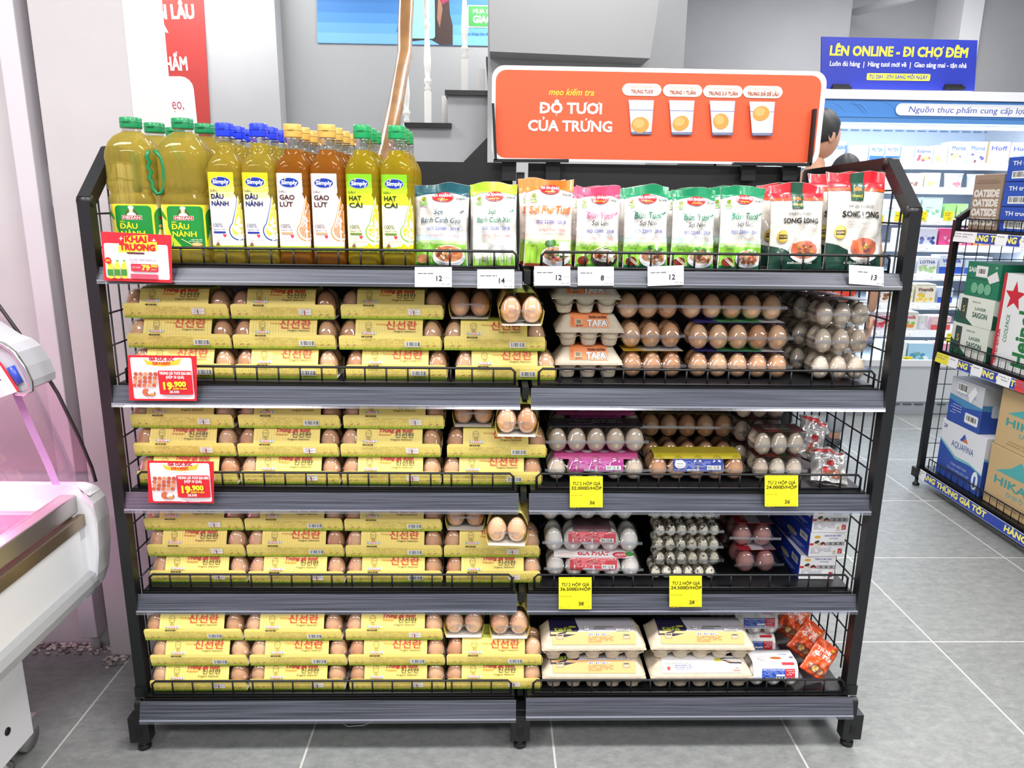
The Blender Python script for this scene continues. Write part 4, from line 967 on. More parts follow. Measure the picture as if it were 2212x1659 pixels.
        a.rect(h-.022, .0105, h-.004, .0135, 'E2906A').rect(h-.017, .0165, h-.008, .018, '8A8A90')
    a.mb.build('printed_label', t)
    return t
p6 = Maker(lambda: pulp(3, 'six'))
stack(p6, 1271, 1, .075, 3, .0762, [f'{q} grey pulp six-egg carton with orange label in the stack of three' for q in L3], 'orange labelled pulp cartons', dx=(.002, .001, -.010))
c6 = Maker(lambda: clear_pack(3, 2, BROWN)); c6l = Maker(lambda: clear_pack(3, 2, BROWN, label=toplabel(['E7B93A', 'F1EFEA', 'ECEAF2'], 1.0)))
stack(c6l, 1412, 1, .078, 1, .067, ['lowest clear six-pack of brown eggs, yellow and white card under its lid'], 'clear six-packs of brown eggs')
for l, dx_ in ((1, .0), (2, -.009)):
    x = at(1412, 700, y=.085).x; c6((x+dx_, .083+.006*l, SURF[1]+.001+l*.0685), R((0, 1, 2)[l]), f'{L3[l]} clear six-pack of brown eggs, beside the pulp cartons', 'clear six-packs of brown eggs')
c10l = Maker(lambda: clear_pack(5, 2, BROWN, label=toplabel(['3A3A8A', '4AA860', '5AB46A', 'E8E6E2'], .9))); c10 = Maker(lambda: clear_pack(5, 2, BROWN))
stack(c10l, 1598, 1, .078, 2, .068, ['lowest clear ten-pack of brown eggs, beside the brown six-packs', 'middle clear ten-pack of brown eggs, beside the brown six-packs'], 'clear ten-packs of brown eggs on the second shelf', dx=(0, -.004))
x = at(1594, 690, y=.085).x; c10((x-.010, .09, SURF[1]+.138), R(-2), 'topmost clear ten-pack of brown eggs, beside the brown six-packs', 'clear ten-packs of brown eggs on the second shelf')
d6 = Maker(lambda: clear_pack(3, 2, CREAM, H=.062, p=.042, r=.020, eh=.054)); d6t = Maker(lambda: clear_pack(3, 2, CREAM, H=.062, p=.042, r=.020, eh=.054, label=toplabel(['2A2A30', '3A3A44', 'C9CDD6'], .85, marks=False)))
for j in range(4):
    for l in range(3):
        f = d6t if l == 2 else d6
        f((.738+(0, .001, -.001)[l]-.012*(j > 0)-.004*j, .07+.095*j+(0, .004, .008)[l], SURF[1]+.001+.0635*l), R(((j*3+l*2) % 5-2)*.5), f'{L3[l]} cream egg six-pack, {("front", "second", "third", "rearmost")[j]} stack by the wire end panel, second shelf', 'cream egg six-packs by the end panel')
# --- third shelf
pu = Maker(lambda: clear_pack(5, 2, CREAM, label=band('C23A9A', 'D85A9A', w=.86, fw=.56, kind='duck'))); pd = Maker(lambda: clear_pack(5, 2, CREAM, label=toplabel(['4A4850', '5A4A55', '3A3840', '50454E'], .95)))
stack(pu, 1288, 2, .058, 1, .067, ['lowest clear ten-pack of cream eggs with magenta label, front of third shelf'], 'clear ten-packs of cream eggs')
x = at(1290, 950, y=.07).x; pd((x, .066, SURF[2]+.069), R(1), 'upper clear ten-pack of cream eggs with grey card, front of third shelf', 'clear ten-packs of cream eggs')
for l in range(3): pu((at(1285, 900, y=.22).x, .195, SURF[2]+.001+.0685*l), R(-1+l), f'{L3[l]} clear ten-pack of cream eggs in the rear stack, third shelf', 'clear ten-packs of cream eggs')
bl = Maker(lambda: clear_pack(5, 2, BROWN, label=band('2A45B0', 'E4CF3A', w=.9, fw=.52, kind='oval'))); b2 = Maker(lambda: clear_pack(5, 2, BROWN, label=toplabel(['6A6238', '5A5440', '6A5A44'], .9)))
stack(bl, 1508, 2, .062, 1, .067, ['clear ten-pack of brown eggs with blue oval label, front of third shelf'], 'clear ten-packs of brown eggs on the third shelf')
for l in range(3): (b2 if l == 1 else c10)((at(1500, 930, y=.2).x-.015-.004*l, .175+.01*l, SURF[2]+.001+.0685*l), R(1-l*2), f'{L3[l]} clear ten-pack of brown eggs behind the blue labelled one, third shelf', 'clear ten-packs of brown eggs on the third shelf')
du = Maker(lambda: clear_pack(3, 2, CREAM, H=.062, p=.0405, r=.0192, eh=.053, label=toplabel(['5A2A26', '8A3A34', '3A4A30', '6A2A2A'], .95)))
for j in range(3):
    for l in range(2 if j == 0 else 3):
        du((at(1684, 980, y=.075).x-.010*j-(.008 if j else 0), .066+.098*j, SURF[2]+.001+.0635*l), R((l*3+j) % 4-1.5), f'{L3[l]} cream egg six-pack with red and green card, {("front", "second", "rearmost")[j]} stack on third shelf', 'cream egg six-packs with red and green cards')
def pouch(W, H, T, seed, m, art=None, zig=False):
    F = bagpt(W, H, T, seed, top=.01); Bk = bagpt(W, H, T, seed, 1, top=.01); t = thing('foil_pouch' if not zig else 'snack_pouch', '-', 'pouch'); b = MB()
    b.grid(lambda u, v: F(u, v), 36, 40, m); b.grid(lambda u, v: Bk(1-u, v), 10, 12, m); b.build('pouch', t)
    if art:
        a = Art(lambda u, v, d: F(u/W+.5, v/H, d), .0045, gap=.0002, rough=.28, coat=.5, bump=.3, bs=24, bd=.01); a.d = .0006; art(a, W/2, H); a.mb.build('print', t)
    return t
FOIL = mat('B9B6B4', .18, .35, coat=.6, bump=.9, bs=30, bd=.012, c2='DAD8D6', cs=14)
def foilart(a, h, H):
    a.rect(-h*.9, H*.86, h*.9, H*.95, 'C03038').rect(-h*.5, H*.1, h*.6, H*.3, '8A5A44').lay().ell(h*.1, H*.5, h*.22, H*.08, 'C8343A', 14).ell(-h*.2, H*.3, h*.2, H*.06, 'C8343A', 12).tiny(-h*.6, H*.7, h*.6, 4, .008, .004, 'F2F0EE')
fp = Maker(lambda: pouch(.084, .122, .020, 61, FOIL, foilart))
z = SURF[2]
settle(fp((.735, .046, z), 0, 'silver foil pouch lying lower beside the cream six-packs', 'silver foil pouches', rot=(R(-66), R(4), R(-16))), z+.0006, .806, .690)
settle(fp((.765, .175, z), 0, 'silver foil pouch leaning toward the wire end panel', 'silver foil pouches', rot=(R(-30), R(26), R(8))), z+.0006, .806, .690)
# --- fourth shelf
gw = Maker(lambda: clear_pack(5, 2, WHITE, label=band('E03A4A', 'F4ECEC', w=.84, fw=.5, kind='gia'))); gw2 = Maker(lambda: clear_pack(5, 2, WHITE, label=band('E03A4A', '6A4A50', w=.4, fw=.5)))
stack(gw, 1282, 3, .060, 1, .067, ['lowest white egg ten-pack with red label and red lettered card, fourth shelf'], 'red labelled white egg ten-packs')
x = at(1282, 1150, y=.07).x; gw2((x-.003, .064, SURF[3]+.069), R(-1), 'middle white egg ten-pack with red label, fourth shelf', 'red labelled white egg ten-packs')
gw2((x-.01, .10, SURF[3]+.1375), R(1), 'topmost white egg ten-pack with red label, set back on fourth shelf', 'red labelled white egg ten-packs')
qp = Maker(lambda: clear_pack(6, 3, QUAIL, p=.0272, H=.036, r=.0118, eh=.031, fl=.006)); qt = Maker(lambda: clear_pack(6, 3, QUAIL, p=.0272, H=.036, r=.0118, eh=.031, fl=.006, label=toplabel(['4A2A30', '6A2A34', '2E2A30'], .6, marks=False)))
QN = ['lowest', 'second', 'third', 'fourth', 'topmost']
for l in range(5):
    x = at(1481, 1200, y=.07).x
    (qt if l == 4 else qp)((x+(-.003, .006, .002, .004, -.006)[l], .062+(0, .002, .004, .012, .03)[l], SURF[3]+.001+.0362*l), R((0, 1, -1, 1, -1)[l]), f'{QN[l]} clear tray of speckled quail eggs in the stack of five', 'clear trays of quail eggs')
pk = Maker(lambda: clear_pack(2, 2, PALE, p=.052, H=.066, r=.0225, eh=.057, fl=.012, label=toplabel(['B8303A', 'D8D4DA', '8A7A84'], .9)))
for j in range(2):
    for l in range(2): pk((at(1640, 1200, y=.085).x-.012*l-.004*j, .084+.125*j+.01*l, SURF[3]+.001+.068*l), R(2-4*l), f'{("lower", "upper")[l]} clear four-pack of rosy eggs, {("front", "rear")[j]} pair beside the quail eggs', 'clear four-packs of rosy eggs')
def duckbox():
    t = thing('egg_box', '-', 'box'); W, D, H = .088, .235, .0645; b = MB(); b.box(-W/2, W/2, 0, D, 0, H, mat('F1F0F2', .45)); b.build('box_body', t, bevel=.0008)
    a = Art(lambda u, v, d: (u, -d-.0003, v)); h = W/2
    a.ell(-.026, .052, .008, .0038, 'E2B03A', 16).text('TRỨNG VỊT BẮC THẢO', .012, .053, .0038, '2A3A9A', w=.042, bold=.02).text('V.FOOD', .015, .0455, .0046, '3A4AA0', w=.022, bold=0)
    a.rect(-h, .031, h, .0345, 'E6E4E2').lay().rect(-h, .030, -.026, .036, 'C8303A').rect(-.008, .030, -.003, .036, 'C8303A').ell(-.022, .032, .013, .0055, 'E2DAD0', 16).lay()
    for k, c in enumerate(('2A2A2C', '3A3636', 'C9B49A', 'E2D6C4', '8A3A3A', '3A3432')): a.ell(-.028+.0035*k, .034+.002*(k % 2)+(.004 if k < 2 else 0), .0045, .0035, c, 10)
    a.rect(-.002, .0295, h, .0385, '8E8E90').lay()
    for k in range(7): a.ell(.002+k*.0064, .034, .003, .0036, ['B2B2B4', '6E6E72'][k % 2], 8)
    a.rect(-h, .0275, h, .028, 'C9C8CC').tiny(-.040, .0235, .012, 5, .0035, .0014, '8A8AA0', 7).rect(.029, .008, .039, .021, 'B8343C').lay().tiny(.0305, .018, .0375, 3, .004, .0018, 'F2DADA').ell(.020, .013, .003, .0035, 'D9B45A', 8).text('V.FOOD', .020, .006, .002, '6A6A6A', w=.009)
    a.fn = lambda u, v, d: (-W/2-d-.0003, D-u, v)
    a.rect(0, 0, D, H, '1F3FAE').lay().tiny(.06, .052, .17, 1, .004, .004, 'C8D2F2').tiny(.03, .030, .10, 6, .004, .0016, '9AAAE0', 8).barcode(.185, .035, .225, .052).ell(.14, .028, .03, .008, 'C9BEB0', 16).tiny(.12, .015, .22, 2, .005, .003, 'C8D2F2')
    a.mb.build('print', t); return t
db = Maker(duckbox)
for l, (px, yy, rz) in enumerate(((1795, .070, -1), (1797, .064, 2.5), (1806, .060, .6), (1810, .066, -1))):
    if l < 3:
        x = min(at((1795, 1808, 1809)[l], (1230, 1170, 1115)[l], y=yy).x, (.738, .752, .752)[l])
        db((x, yy, SURF[3]+.0008+.0655*l), R(rz), f'{L3[l]} blue and white duck egg box by the wire end panel', 'blue and white duck egg boxes')
# --- bottom shelf
pt = Maker(lambda: pulp(5, 'ten')); pw = Maker(lambda: pulp(5, 'white'))
z5 = SURF[4]+.001
pt((at(1280, 1450, y=.02).x, -.014, z5), R(-.3), 'lower orange labelled pulp carton of ten beside the yellow sleeved cartons', 'orange labelled ten-egg pulp cartons')
pt((at(1281, 1370, y=.02).x, -.012, z5+.077), R(.6), 'upper orange labelled pulp carton of ten beside the yellow sleeved cartons', 'orange labelled ten-egg pulp cartons')
pw((at(1509, 1450, y=.02).x, -.014, z5), R(.3), 'lower pulp carton of ten with a white label, beside clear white egg packs')
bpy.context.view_layer.update()
pt((at(1513, 1370, y=.02).x, -.010, z5+.077), R(-.6), 'upper orange labelled pulp carton of ten, on top of the white labelled one', 'orange labelled ten-egg pulp cartons')
def vband(t, W, D, H, zm):
    f, T = wrapfn(D, H, zm, .002); a = Art(f, .012, gap=.0001, rough=.3); h = W*.44
    a._rrs(-h, 0, h, .03, .004, 'F3F3F5').rect(-h, .02, h, T*.9, 'F1EFF0').lay().rect(-h*.62, .002, h*.42, .027, '2A4FB8').rect(h*.42, .002, h*.86, .027, 'D2343E').lay()
    a.text('CÔNG TY CỔ PHẦN THỰC PHẨM', -h*.1, .0225, .0026, 'FFFFFF', w=h*.98).tiny(-h*.58, .0195, h*.35, 4, .0034, .0012, 'C8D6F6', 2).rrect(h*.0, .009, h*.40, .0135, .002, 'F4F4F6').tiny(h*.48, .022, h*.82, 3, .005, .0022, 'FBE4E4', 3)
    for k in range(4): a.ell(h*(.02+.13*k), .0055, .0022, .0022, ['E6C85A', 'C8D6C0', '8AC0A0', 'DADADA'][k], 8)
    a.ell(-h*.3, .056, h*.42, .010, 'E6DCDC', 18).lay().ell(-h*.1, .052, h*.36, .0085, 'F4EEEC', 18).lay().ell(h*.12, .056, h*.26, .0055, 'C46A3A', 14).rect(h*.3, .036, h*.85, .042, 'D2343E').ell(h*.85, .060, h*.1, .004, '8A8A90', 8).text('V.FOOD', h*.5, .070, .004, '2A4FB8', w=h*.4)
    a.mb.build('paper_label', t)
vp = Maker(lambda: clear_pack(3, 2, WHITE, p=.042, r=.0205, fl=.003, label=vband))
vp((.629, -.010, z5), R(-.4), 'front clear six-pack of white eggs with blue and red label, bottom shelf', 'white egg six-packs on the bottom shelf')
for j in range(1, 3):
    for l in range(2): vp((.620-.004*j, -.006+.115*j, z5+.0675*l), R(1-j), f'{("lower", "upper")[l]} clear six-pack of white eggs in the {("", "second", "rear")[j]} stack, bottom shelf', 'white egg six-packs on the bottom shelf')
ORG = mat('EE5A22', .3, coat=.7, bump=.5, bs=24, bd=.012)
def orgart(a, h, H):
    a.rect(-h, 0, h, H*.03, 'B5342A').text('TRỨNG', -h*.12, H*.70, H*.10, 'F7DCD2', bold=.05, w=h*1.35).text('GÀ TIỀM', -h*.05, H*.55, H*.10, 'F7DCD2', bold=.05, w=h*1.45).tiny(-h*.5, H*.49, h*.5, 1, .004, H*.03, 'F2B45A')
    a.ell(h*.45, H*.86, h*.14, H*.04, 'F0B03A', 12).lay().ell(0, H*.2, h*.7, H*.13, '8A4A2E', 18).lay().ell(-h*.2, H*.22, h*.26, H*.09, 'E6C08A', 14).ell(h*.3, H*.2, h*.22, H*.08, 'C9A07A', 12).lay().ell(-h*.2, H*.22, h*.13, H*.05, 'F2B43A', 12)
og = Maker(lambda: pouch(.071, .092, .026, 71, ORG, orgart, True))
for j, (yy, rx, ry, rz) in enumerate(((.022, -18, 34, -4), (.110, -16, 38, -4), (.200, -14, 34, -4), (.285, -12, 30, -4))):
    settle(og((.745, yy, z5), 0, f'{("front", "second", "third", "rearmost")[j]} orange pouch of stewed chicken eggs leaning on the wire end panel', 'orange egg pouches', rot=(R(rx), R(ry), R(rz))), z5, .806, .70)
# ------------------------------------------------------------ signs and price cards
class Board:
    """a flat printed board in the plane y = const; q() gives board coordinates of a place measured in the photograph"""
    def __init__(s, a, b, y, dy=0):
        s.y = y; s.O = at(*a, y=y); s.ux = (at(*b, y=y)-s.O).normalized(); s.ux.y = 0; s.vx = Vector((-s.ux.z, 0, s.ux.x)); s.k = (at(b[0], b[1], y=y)-s.O).length/math.hypot(b[0]-a[0], b[1]-a[1])
        s.a = Art(lambda u, v, d: tuple(s.ux*u+s.vx*v+Vector((0, -d-.0004, 0))), gap=.0003)
    def q(s, px, py): d = at(px, py, y=s.y)-s.O; return (d.dot(s.ux), d.dot(s.vx))
    def text(s, t, px, py, h, c, w=None, **k): u, v = s.q(px, py); s.a.text(t, u, v, h*s.k, c, w=w*s.k if w else None, **k); return s
    def rrect(s, p0, p1, r, c): (a, b), (d, e) = s.q(*p0), s.q(*p1); s.a.rrect(min(a, d), min(b, e), max(a, d), max(b, e), r*s.k, c); return s
    def rect(s, p0, p1, c): (a, b), (d, e) = s.q(*p0), s.q(*p1); s.a.rect(min(a, d), min(b, e), max(a, d), max(b, e), c); return s
    def poly(s, ps, c): s.a.poly([s.q(*p) for p in ps], c); return s
    def ell(s, px, py, rx, ry, c, rot=0, n=20): u, v = s.q(px, py); s.a.ell(u, v, rx*s.k, ry*s.k, c, n, rot); return s
    def tiny(s, p0, x1, n, dy, h, c, seed=1): u, v = s.q(*p0); s.a.tiny(u, v, s.q(x1, p0[1])[0], n, dy*s.k, h*s.k, c, seed); return s
    def lay(s): s.a.lay(); return s
    def panel(s, t, pts, thick, m, name='board', r=0):
        """the board itself, behind the print"""
        qs = [s.q(*p) for p in pts]
        if r: x0, x1, z0, z1 = min(a for a, b in qs), max(a for a, b in qs), min(b for a, b in qs), max(b for a, b in qs); qs = rr(x0, z0, x1, z1, r*s.k, 6)
        b = MB(); n = len(qs); P = lambda a, c, y: tuple(s.ux*a+s.vx*c+Vector((0, y, 0)))
        vs = [P(a, c, 0) for a, c in qs]+[P(a, c, thick) for a, c in qs]
        tri = tessellate_polygon([[Vector((a, c, 0)) for a, c in qs]])
        b.add(vs, [tuple(x) for x in tri]+[tuple(x+n for x in q) for q in tri]+[(k, (k+1) % n, n+(k+1) % n, n+k) for k in range(n)], m)
        return b.build(name, t)
# orange freshness board over the second bay
B = Board((1068, 347), (1750, 358), .545)
S_ = thing('egg_sign_board', 'large orange board with four egg-in-glass pictures standing on top of the gondola', 'sign', B.O)
B.panel(S_, [(1063, 143), (1768, 143+11), (1768, 346), (1063, 346)], .006, mat('F4F1F1', .4), r=26)
B.rrect((1071, 150), (1757, 352), 22, 'E45B33').lay()
B.text('mẹo kiểm tra', 1234, 206, 13, 'FBD838', w=95, shear=.3, bold=.01).text('ĐỘ TƯƠI', 1233, 245, 21, 'F8F4EF', w=129, bold=.03).text('CỦA TRỨNG', 1231, 283.5, 21, 'F8F4EF', w=178, bold=.03)
for k, (cx, cy, tt, sm) in enumerate(((1386, 194, 'TRỨNG TƯƠI', 'Trứng chìm dưới đáy ly'), (1474, 196, 'TRỨNG 1 TUẦN', 'Trứng hơi nổi gần đáy ly'), (1561, 198, 'TRỨNG 2-3 TUẦN', 'Trứng nổi lơ lửng giữa ly'), (1647, 199, 'TRỨNG ĐÃ ĐỂ LÂU', 'Trứng nổi trên mặt nước'))):
    B.rrect((cx-42, cy-14), (cx+42, cy+14), 13.5, 'F6F0E2')
B.lay()
for k, (cx, cy, tt, sm, w_) in enumerate(((1386, 194, 'TRỨNG TƯƠI', 'Trứng chìm dưới đáy ly', 46), (1474, 196, 'TRỨNG 1 TUẦN', 'Trứng hơi nổi gần đáy ly', 55), (1561, 198, 'TRỨNG 2-3 TUẦN', 'Trứng nổi lơ lửng giữa ly', 62), (1647, 199, 'TRỨNG ĐÃ ĐỂ LÂU', 'Trứng nổi trên mặt nước', 67))):
    B.text(tt, cx, cy+8, 7, 'B0483A', w=w_, bold=.02).text(sm, cx, cy-4.5, 4.4, 'D8A08A', w=58, bold=0)
for k, (x0, x1, yt, yb, wl, ex, ey, rx, ry, ro) in enumerate(((1357, 1412, 217, 291, 238, 1382, 270, 19, 16, 0), (1444, 1499, 218, 292, 240, 1469, 267, 18, 15, .35), (1531, 1586, 219, 293, 241, 1555, 263, 17, 16, -.4), (1616, 1671, 221, 294, 242, 1641, 246, 18, 15, .1))):
    f = 6
    B.poly([(x0, yt), (x1, yt), (x1-f, yb), (x0+f, yb)], 'F2F1F4')
    B.lay().poly([(x0, yt), (x0+2, yt), (x0+f+1.5, yb), (x0+f, yb)], 'C2C4D4').poly([(x1, yt), (x1-2, yt), (x1-f-1.5, yb), (x1-f, yb)], 'C2C4D4').poly([(x0+f-1, yb-6), (x1-f+1, yb-6), (x1-f, yb), (x0+f, yb)], '5A6284').rect((x0, yt-1), (x1, yt+1), 'D2C8DA')
    B.rect((x0+2, wl-1), (x1-2, wl+1), '5A6CB8').lay().rect((x0+f+2, yb-4), (x1-f-2, yb-2.5), 'C9CDE0')
    B.ell(ex, ey, rx, ry, 'EC9A4A', ro).lay().ell(ex-3, ey-3, rx*.62, ry*.6, 'F2B068', ro)
    B.lay()
B.a.mb.build('print', S_)
for (a, b), t_ in ((((1065, 224), (1071, 346)), 0), (((1759, 236), (1748, 356)), 0)):
    p, q = at(*a, y=.538), at(*b, y=.538); MB().bar(p-B.O, q-B.O, .007, .022, BLACK, (0, 1, 0)).build('bracket', S_)
for a, b in (((1066, 347), (1228, 347.5)), ((1583, 354), (1749, 356))):
    p, q = at(*a, y=.538)-B.O, at(*b, y=.538)-B.O; MB().bar(p, q, .022, .008, BLACK).build('bracket', S_)
for px in (1100, 1195, 1620, 1710): p = at(px, 350, y=.55)-B.O; MB().box(p.x-.02, p.x+.02, .008, .024, p.z-.05, p.z+.004, BLACK).build('foot', S_)
# blue night-market board on top of the fridge
B = Board((1773, 191), (2105, 196), 3.06)
N_ = thing('online_sign_board', 'blue board with yellow capitals standing on top of the dairy fridge', 'sign', B.O)
B.panel(N_, [(1775, 79), (2112, 87), (2105, 196), (1773, 191)], .01, mat('1D2D98', .45))
B.text('LÊN ONLINE - ĐI CHỢ ĐÊM', 1941, 121.5, 18.5, 'F4EE3C', w=293, bold=.03).text('Luôn đủ hàng  |  Hàng tươi mới về  |  Giao sáng mai - tận nhà', 1940, 144.5, 9.6, 'F4F5FA', w=293, bold=.012)
B.rrect((1873, 158), (2008, 175), 3, 'F5E93C').lay().text('TỪ 20H - 07H SÁNG MỖI NGÀY', 1940, 170.5, 7.6, '2A3A9A', w=126, bold=.02)
B.a.mb.build('print', N_)
for a, b in ((1798, 1838), (2041, 2083)):
    p, q = at(a, 191, y=3.04)-B.O, at(b, 193, y=3.04)-B.O; c_ = MB(); c_.box(p.x, q.x, -.03, .012, p.z-.004, p.z+.012, BLACK).box(p.x+.006, q.x-.006, -.012, -.002, p.z, p.z+.025, BLACK)
    c_.build('clip', N_)
# price cards slipped into the rails
def card(nm, label, group, corners, y, bg, fn, thick=.0006):
    tl, tr, brr, bl_ = corners; b = Board(bl_, brr, y); t = thing(nm, label, 'price tag', b.O, group=group); b.panel(t, corners, thick, mat(bg, .5), 'card'); fn(b); b.a.mb.build('print', t); return t
def white(n, x0, y0, dr=0, frac='000đ'):
    def f(b):
        P = lambda x, y: (x0+x, y0+y+dr*x/78)
        b.tiny(P(6, 14.5), x0+55, 1, 3, 2.6, '6A6A70', n).text(n, P(53, 30)[0], P(53, 30)[1]-.5, 11, '2E2E30', bold=.02).text(frac, *P(68, 24.5), 4.2, '9A9AA0', w=14, bold=0).text('ĐVT: GÓI', *P(67, 38), 2.8, '5A5A60', w=17, bold=.02)
        b.tiny(P(5, 33), x0+30, 3, 3.2, 1, 'A0A0A6', 5)
    return f
for n, x0, y0, w, h, dr, fr, lb in (('12', 896, 577, 80, 43, 0, '500đ', 'white price card reading 12 under the teal topped noodles'), ('14', 1031, 582, 80, 41, 0, '000đ', 'white price card reading 14 under the lime topped noodles'), ('12', 1154, 575, 78, 42, 0, '500đ', 'white price card reading 12 under the orange topped noodles'),
        ('8', 1248, 576, 78, 41, 0, '900đ', 'white price card reading 8 under the pink topped noodles'), ('12', 1399, 576, 78, 42, -3, '000đ', 'tilted white price card reading 12 under the green topped noodles'), ('13', 1834, 572, 75, 41, 5, '000đ', 'tilted white price card reading 13 under the glass noodles')):
    card('price_tag', lb, 'white price cards', [(x0, y0), (x0+w, y0+dr), (x0+w, y0+h+dr), (x0, y0+h)], -.0135, 'F3F3F4', white(n, x0, y0, dr, fr))
def yel(l2, n, x0, y0):
    def f(b):
        b.text('TỪ 2 HỘP GIÁ', x0+36, y0+19, 7.4, '3A3612', w=60, bold=.015).text(l2, x0+36, y0+28.5, 7.4, '3A3612', w=65, bold=.015).tiny((x0+3, y0+41), x0+66, 1, 3, 1.6, 'B8A41E', 3).text(n, x0+48, y0+60, 8.4, '3A3612', bold=.015).text('000đ', x0+60, y0+54, 3.2, 'D8C63A', bold=0).text('ĐVT: HỘP', x0+60, y0+64.5, 2.4, '8A7A1E', w=14, bold=0).tiny((x0+3, y0+62), x0+24, 3, 3, 1, 'C2AE20', 5)
    return f
for l2, n, x0, y0, w, h, lb in (('32.000Đ/HỘP', '36', 1231, 1029, 71, 67, 'yellow price card reading 32.000 under the magenta labelled eggs'), ('24.000Đ/HỘP', '26', 1652, 1027, 72, 67, 'yellow price card reading 24.000 beside the foil pouches'),
        ('36.500Đ/HỘP', '38', 1207, 1247, 71, 69, 'yellow price card reading 36.500 under the white eggs'), ('24.500Đ/HỘP', '28', 1446, 1244, 70, 67, 'yellow price card reading 24.500 under the quail eggs')):
    card('price_tag', lb, 'yellow price cards', [(x0, y0), (x0+w, y0), (x0+w, y0+h), (x0, y0+h)], -.0140, 'F8EE22', yel(l2, n, x0, y0))
def promo(x0, y0, x1, y1, first):
    W, H = x1-x0, y1-y0
    def f(b):
        P = lambda u, v: (x0+W*u, y0+H*v)
        b.rrect(P(.025, .22 if first else .04), P(.975, .96), 4, 'F8F4F5').lay()
        if first:
            b.poly([P(.32, .08), P(.66, .06), P(.66, .2), P(.79, .2), P(.79, .38), P(.24, .41), P(.24, .25), P(.32, .24)], 'F8DE3A').lay()
            b.text('KHAI', *P(.49, .205), 13, 'D2222C', w=W*.3, bold=.05).text('TRƯƠNG', *P(.515, .365), 13, 'D2222C', w=W*.5, bold=.05).rrect(P(.36, .40), P(.62, .445), 2, '5A2A2A')
            for px, py, r in ((.28, .13, 4), (.75, .17, 3)): b.poly([P(px, py-.05), P(px+.008, py-.01), P(px+.035, py), P(px+.008, py+.01), P(px, py+.05), P(px-.008, py+.01), P(px-.035, py), P(px-.008, py-.01)], 'FDF6F2')
            b.text('DẦU ĐẬU NÀNH MEIZAN (2L)', *P(.59, .575), 4, '8A6AA8', w=W*.38, bold=.01).tiny(P(.42, .61), x0+W*.62, 1, 3, 2, 'A58AB4')
            b.rrect(P(.42, .63), P(.82, .80), 2, 'D8344A').rrect(P(.42, .83), P(.82, .95), 2, 'D9546A').lay().text('79', *P(.64, .765), 11.5, 'F6E64A', bold=.04, w=17).text('.900', *P(.755, .71), 6.5, 'F6E64A', bold=.03, w=16).text('127.000', *P(.505, .725), 4, 'F2B8BE', w=18).text('Đ/CHAI', *P(.755, .765), 2.6, 'F2D8A0', w=10)
            for k in range(3):
                c = .14+.1*k; b.rrect(P(c-.045, .62), P(c+.045, .93), 4, 'E8D83E').rect(P(c-.02, .57), P(c+.02, .63), 'E8D83E').lay().rect(P(c-.045, .74), P(c+.045, .87), '3E8A3A').rect(P(c-.018, .555), P(c+.018, .58), '3E9A5A')
            b.ell(*P(.11, .565), 7, 7, 'D2222C').lay().text('38%', *P(.11, .585), 4.5, 'F8E04A', w=10)
        else:
            b.poly([P(.22, .06), P(.30, .12), P(.5, .15), P(.68, .11), P(.78, .05), P(.74, .2), P(.5, .24), P(.27, .2)], 'F6C43A').lay()
            b.text('GIÁ CỰC SỐC', *P(.49, .105), 6.5, 'C2222C', w=W*.36, bold=.05).text('CHỈ 4 NGÀY', *P(.49, .195), 6, 'E8452C', w=W*.26, bold=.05).text('TỪ NGÀY 11 ĐẾN 14', *P(.49, .275), 2.2, 'A08A9A', w=W*.3, bold=0)
            for r in range(4):
                for k in range(5): b.ell(*P(.115+.072*k+(.01 if r > 1 else 0)-.008*r, .40+.083*r), 4.6, 4.2, ['B5553A', 'C96A48', 'E0946A', 'C25A3E'][(k+r) % 4], n=10)
            b.ell(*P(.27, .80), 8, 8.5, 'C9694A').lay().ell(*P(.35, .82), 9, 6.5, 'B5553A').lay().ell(*P(.345, .80), 7, 5.5, 'F2E8E2', .3).ell(*P(.36, .845), 5, 3, 'E8A04A')
            b.rrect(P(.44, .32), P(.965, .85), 3, 'D2222E').lay().text('TRỨNG GÀ TƯƠI 52G-58G', *P(.70, .41), 6, 'FFF2F0', w=W*.46, bold=.035).text('(HỘP 10 QUẢ)', *P(.70, .495), 6, 'FFF2F0', w=W*.26, bold=.03).text('19', *P(.60, .73), 15.5, 'F8EA3A', w=W*.125, bold=.05).text('.900', *P(.765, .67), 11, 'F8EA3A', w=W*.19, bold=.05).text('Đ/HỘP 10 QUẢ', *P(.775, .735), 4, 'F8EA3A', w=W*.2, bold=.02).text('28.500', *P(.695, .81), 5.5, 'FFE2E0', w=W*.14, bold=.03)
            b.tiny(P(.58, .905), x0+W*.85, 1, 3, 2, 'B8A0A8').tiny(P(.54, .94), x0+W*.88, 1, 3, 2, 'B8A0A8', 2)
    return f
card('promotion_card', 'red and white promotion card reading 79.900 in front of the large oil jugs', 'red promotion cards', [(218, 500), (370, 508), (372, 611), (225, 606)], -.0145, 'DC2632', promo(220, 501, 371, 609, True))
card('promotion_card', 'red bordered card reading 19.900 on the rail of the second shelf', 'red promotion cards', [(276, 767), (425, 769), (425, 866), (279, 865)], -.0145, 'D2222E', promo(277, 768, 425, 866, False))
card('promotion_card', 'red bordered card reading 19.900 on the rail of the third shelf', 'red promotion cards', [(318, 995), (462, 997), (462, 1087), (321, 1086)], -.0145, 'D2222E', promo(319, 996, 462, 1087, False))
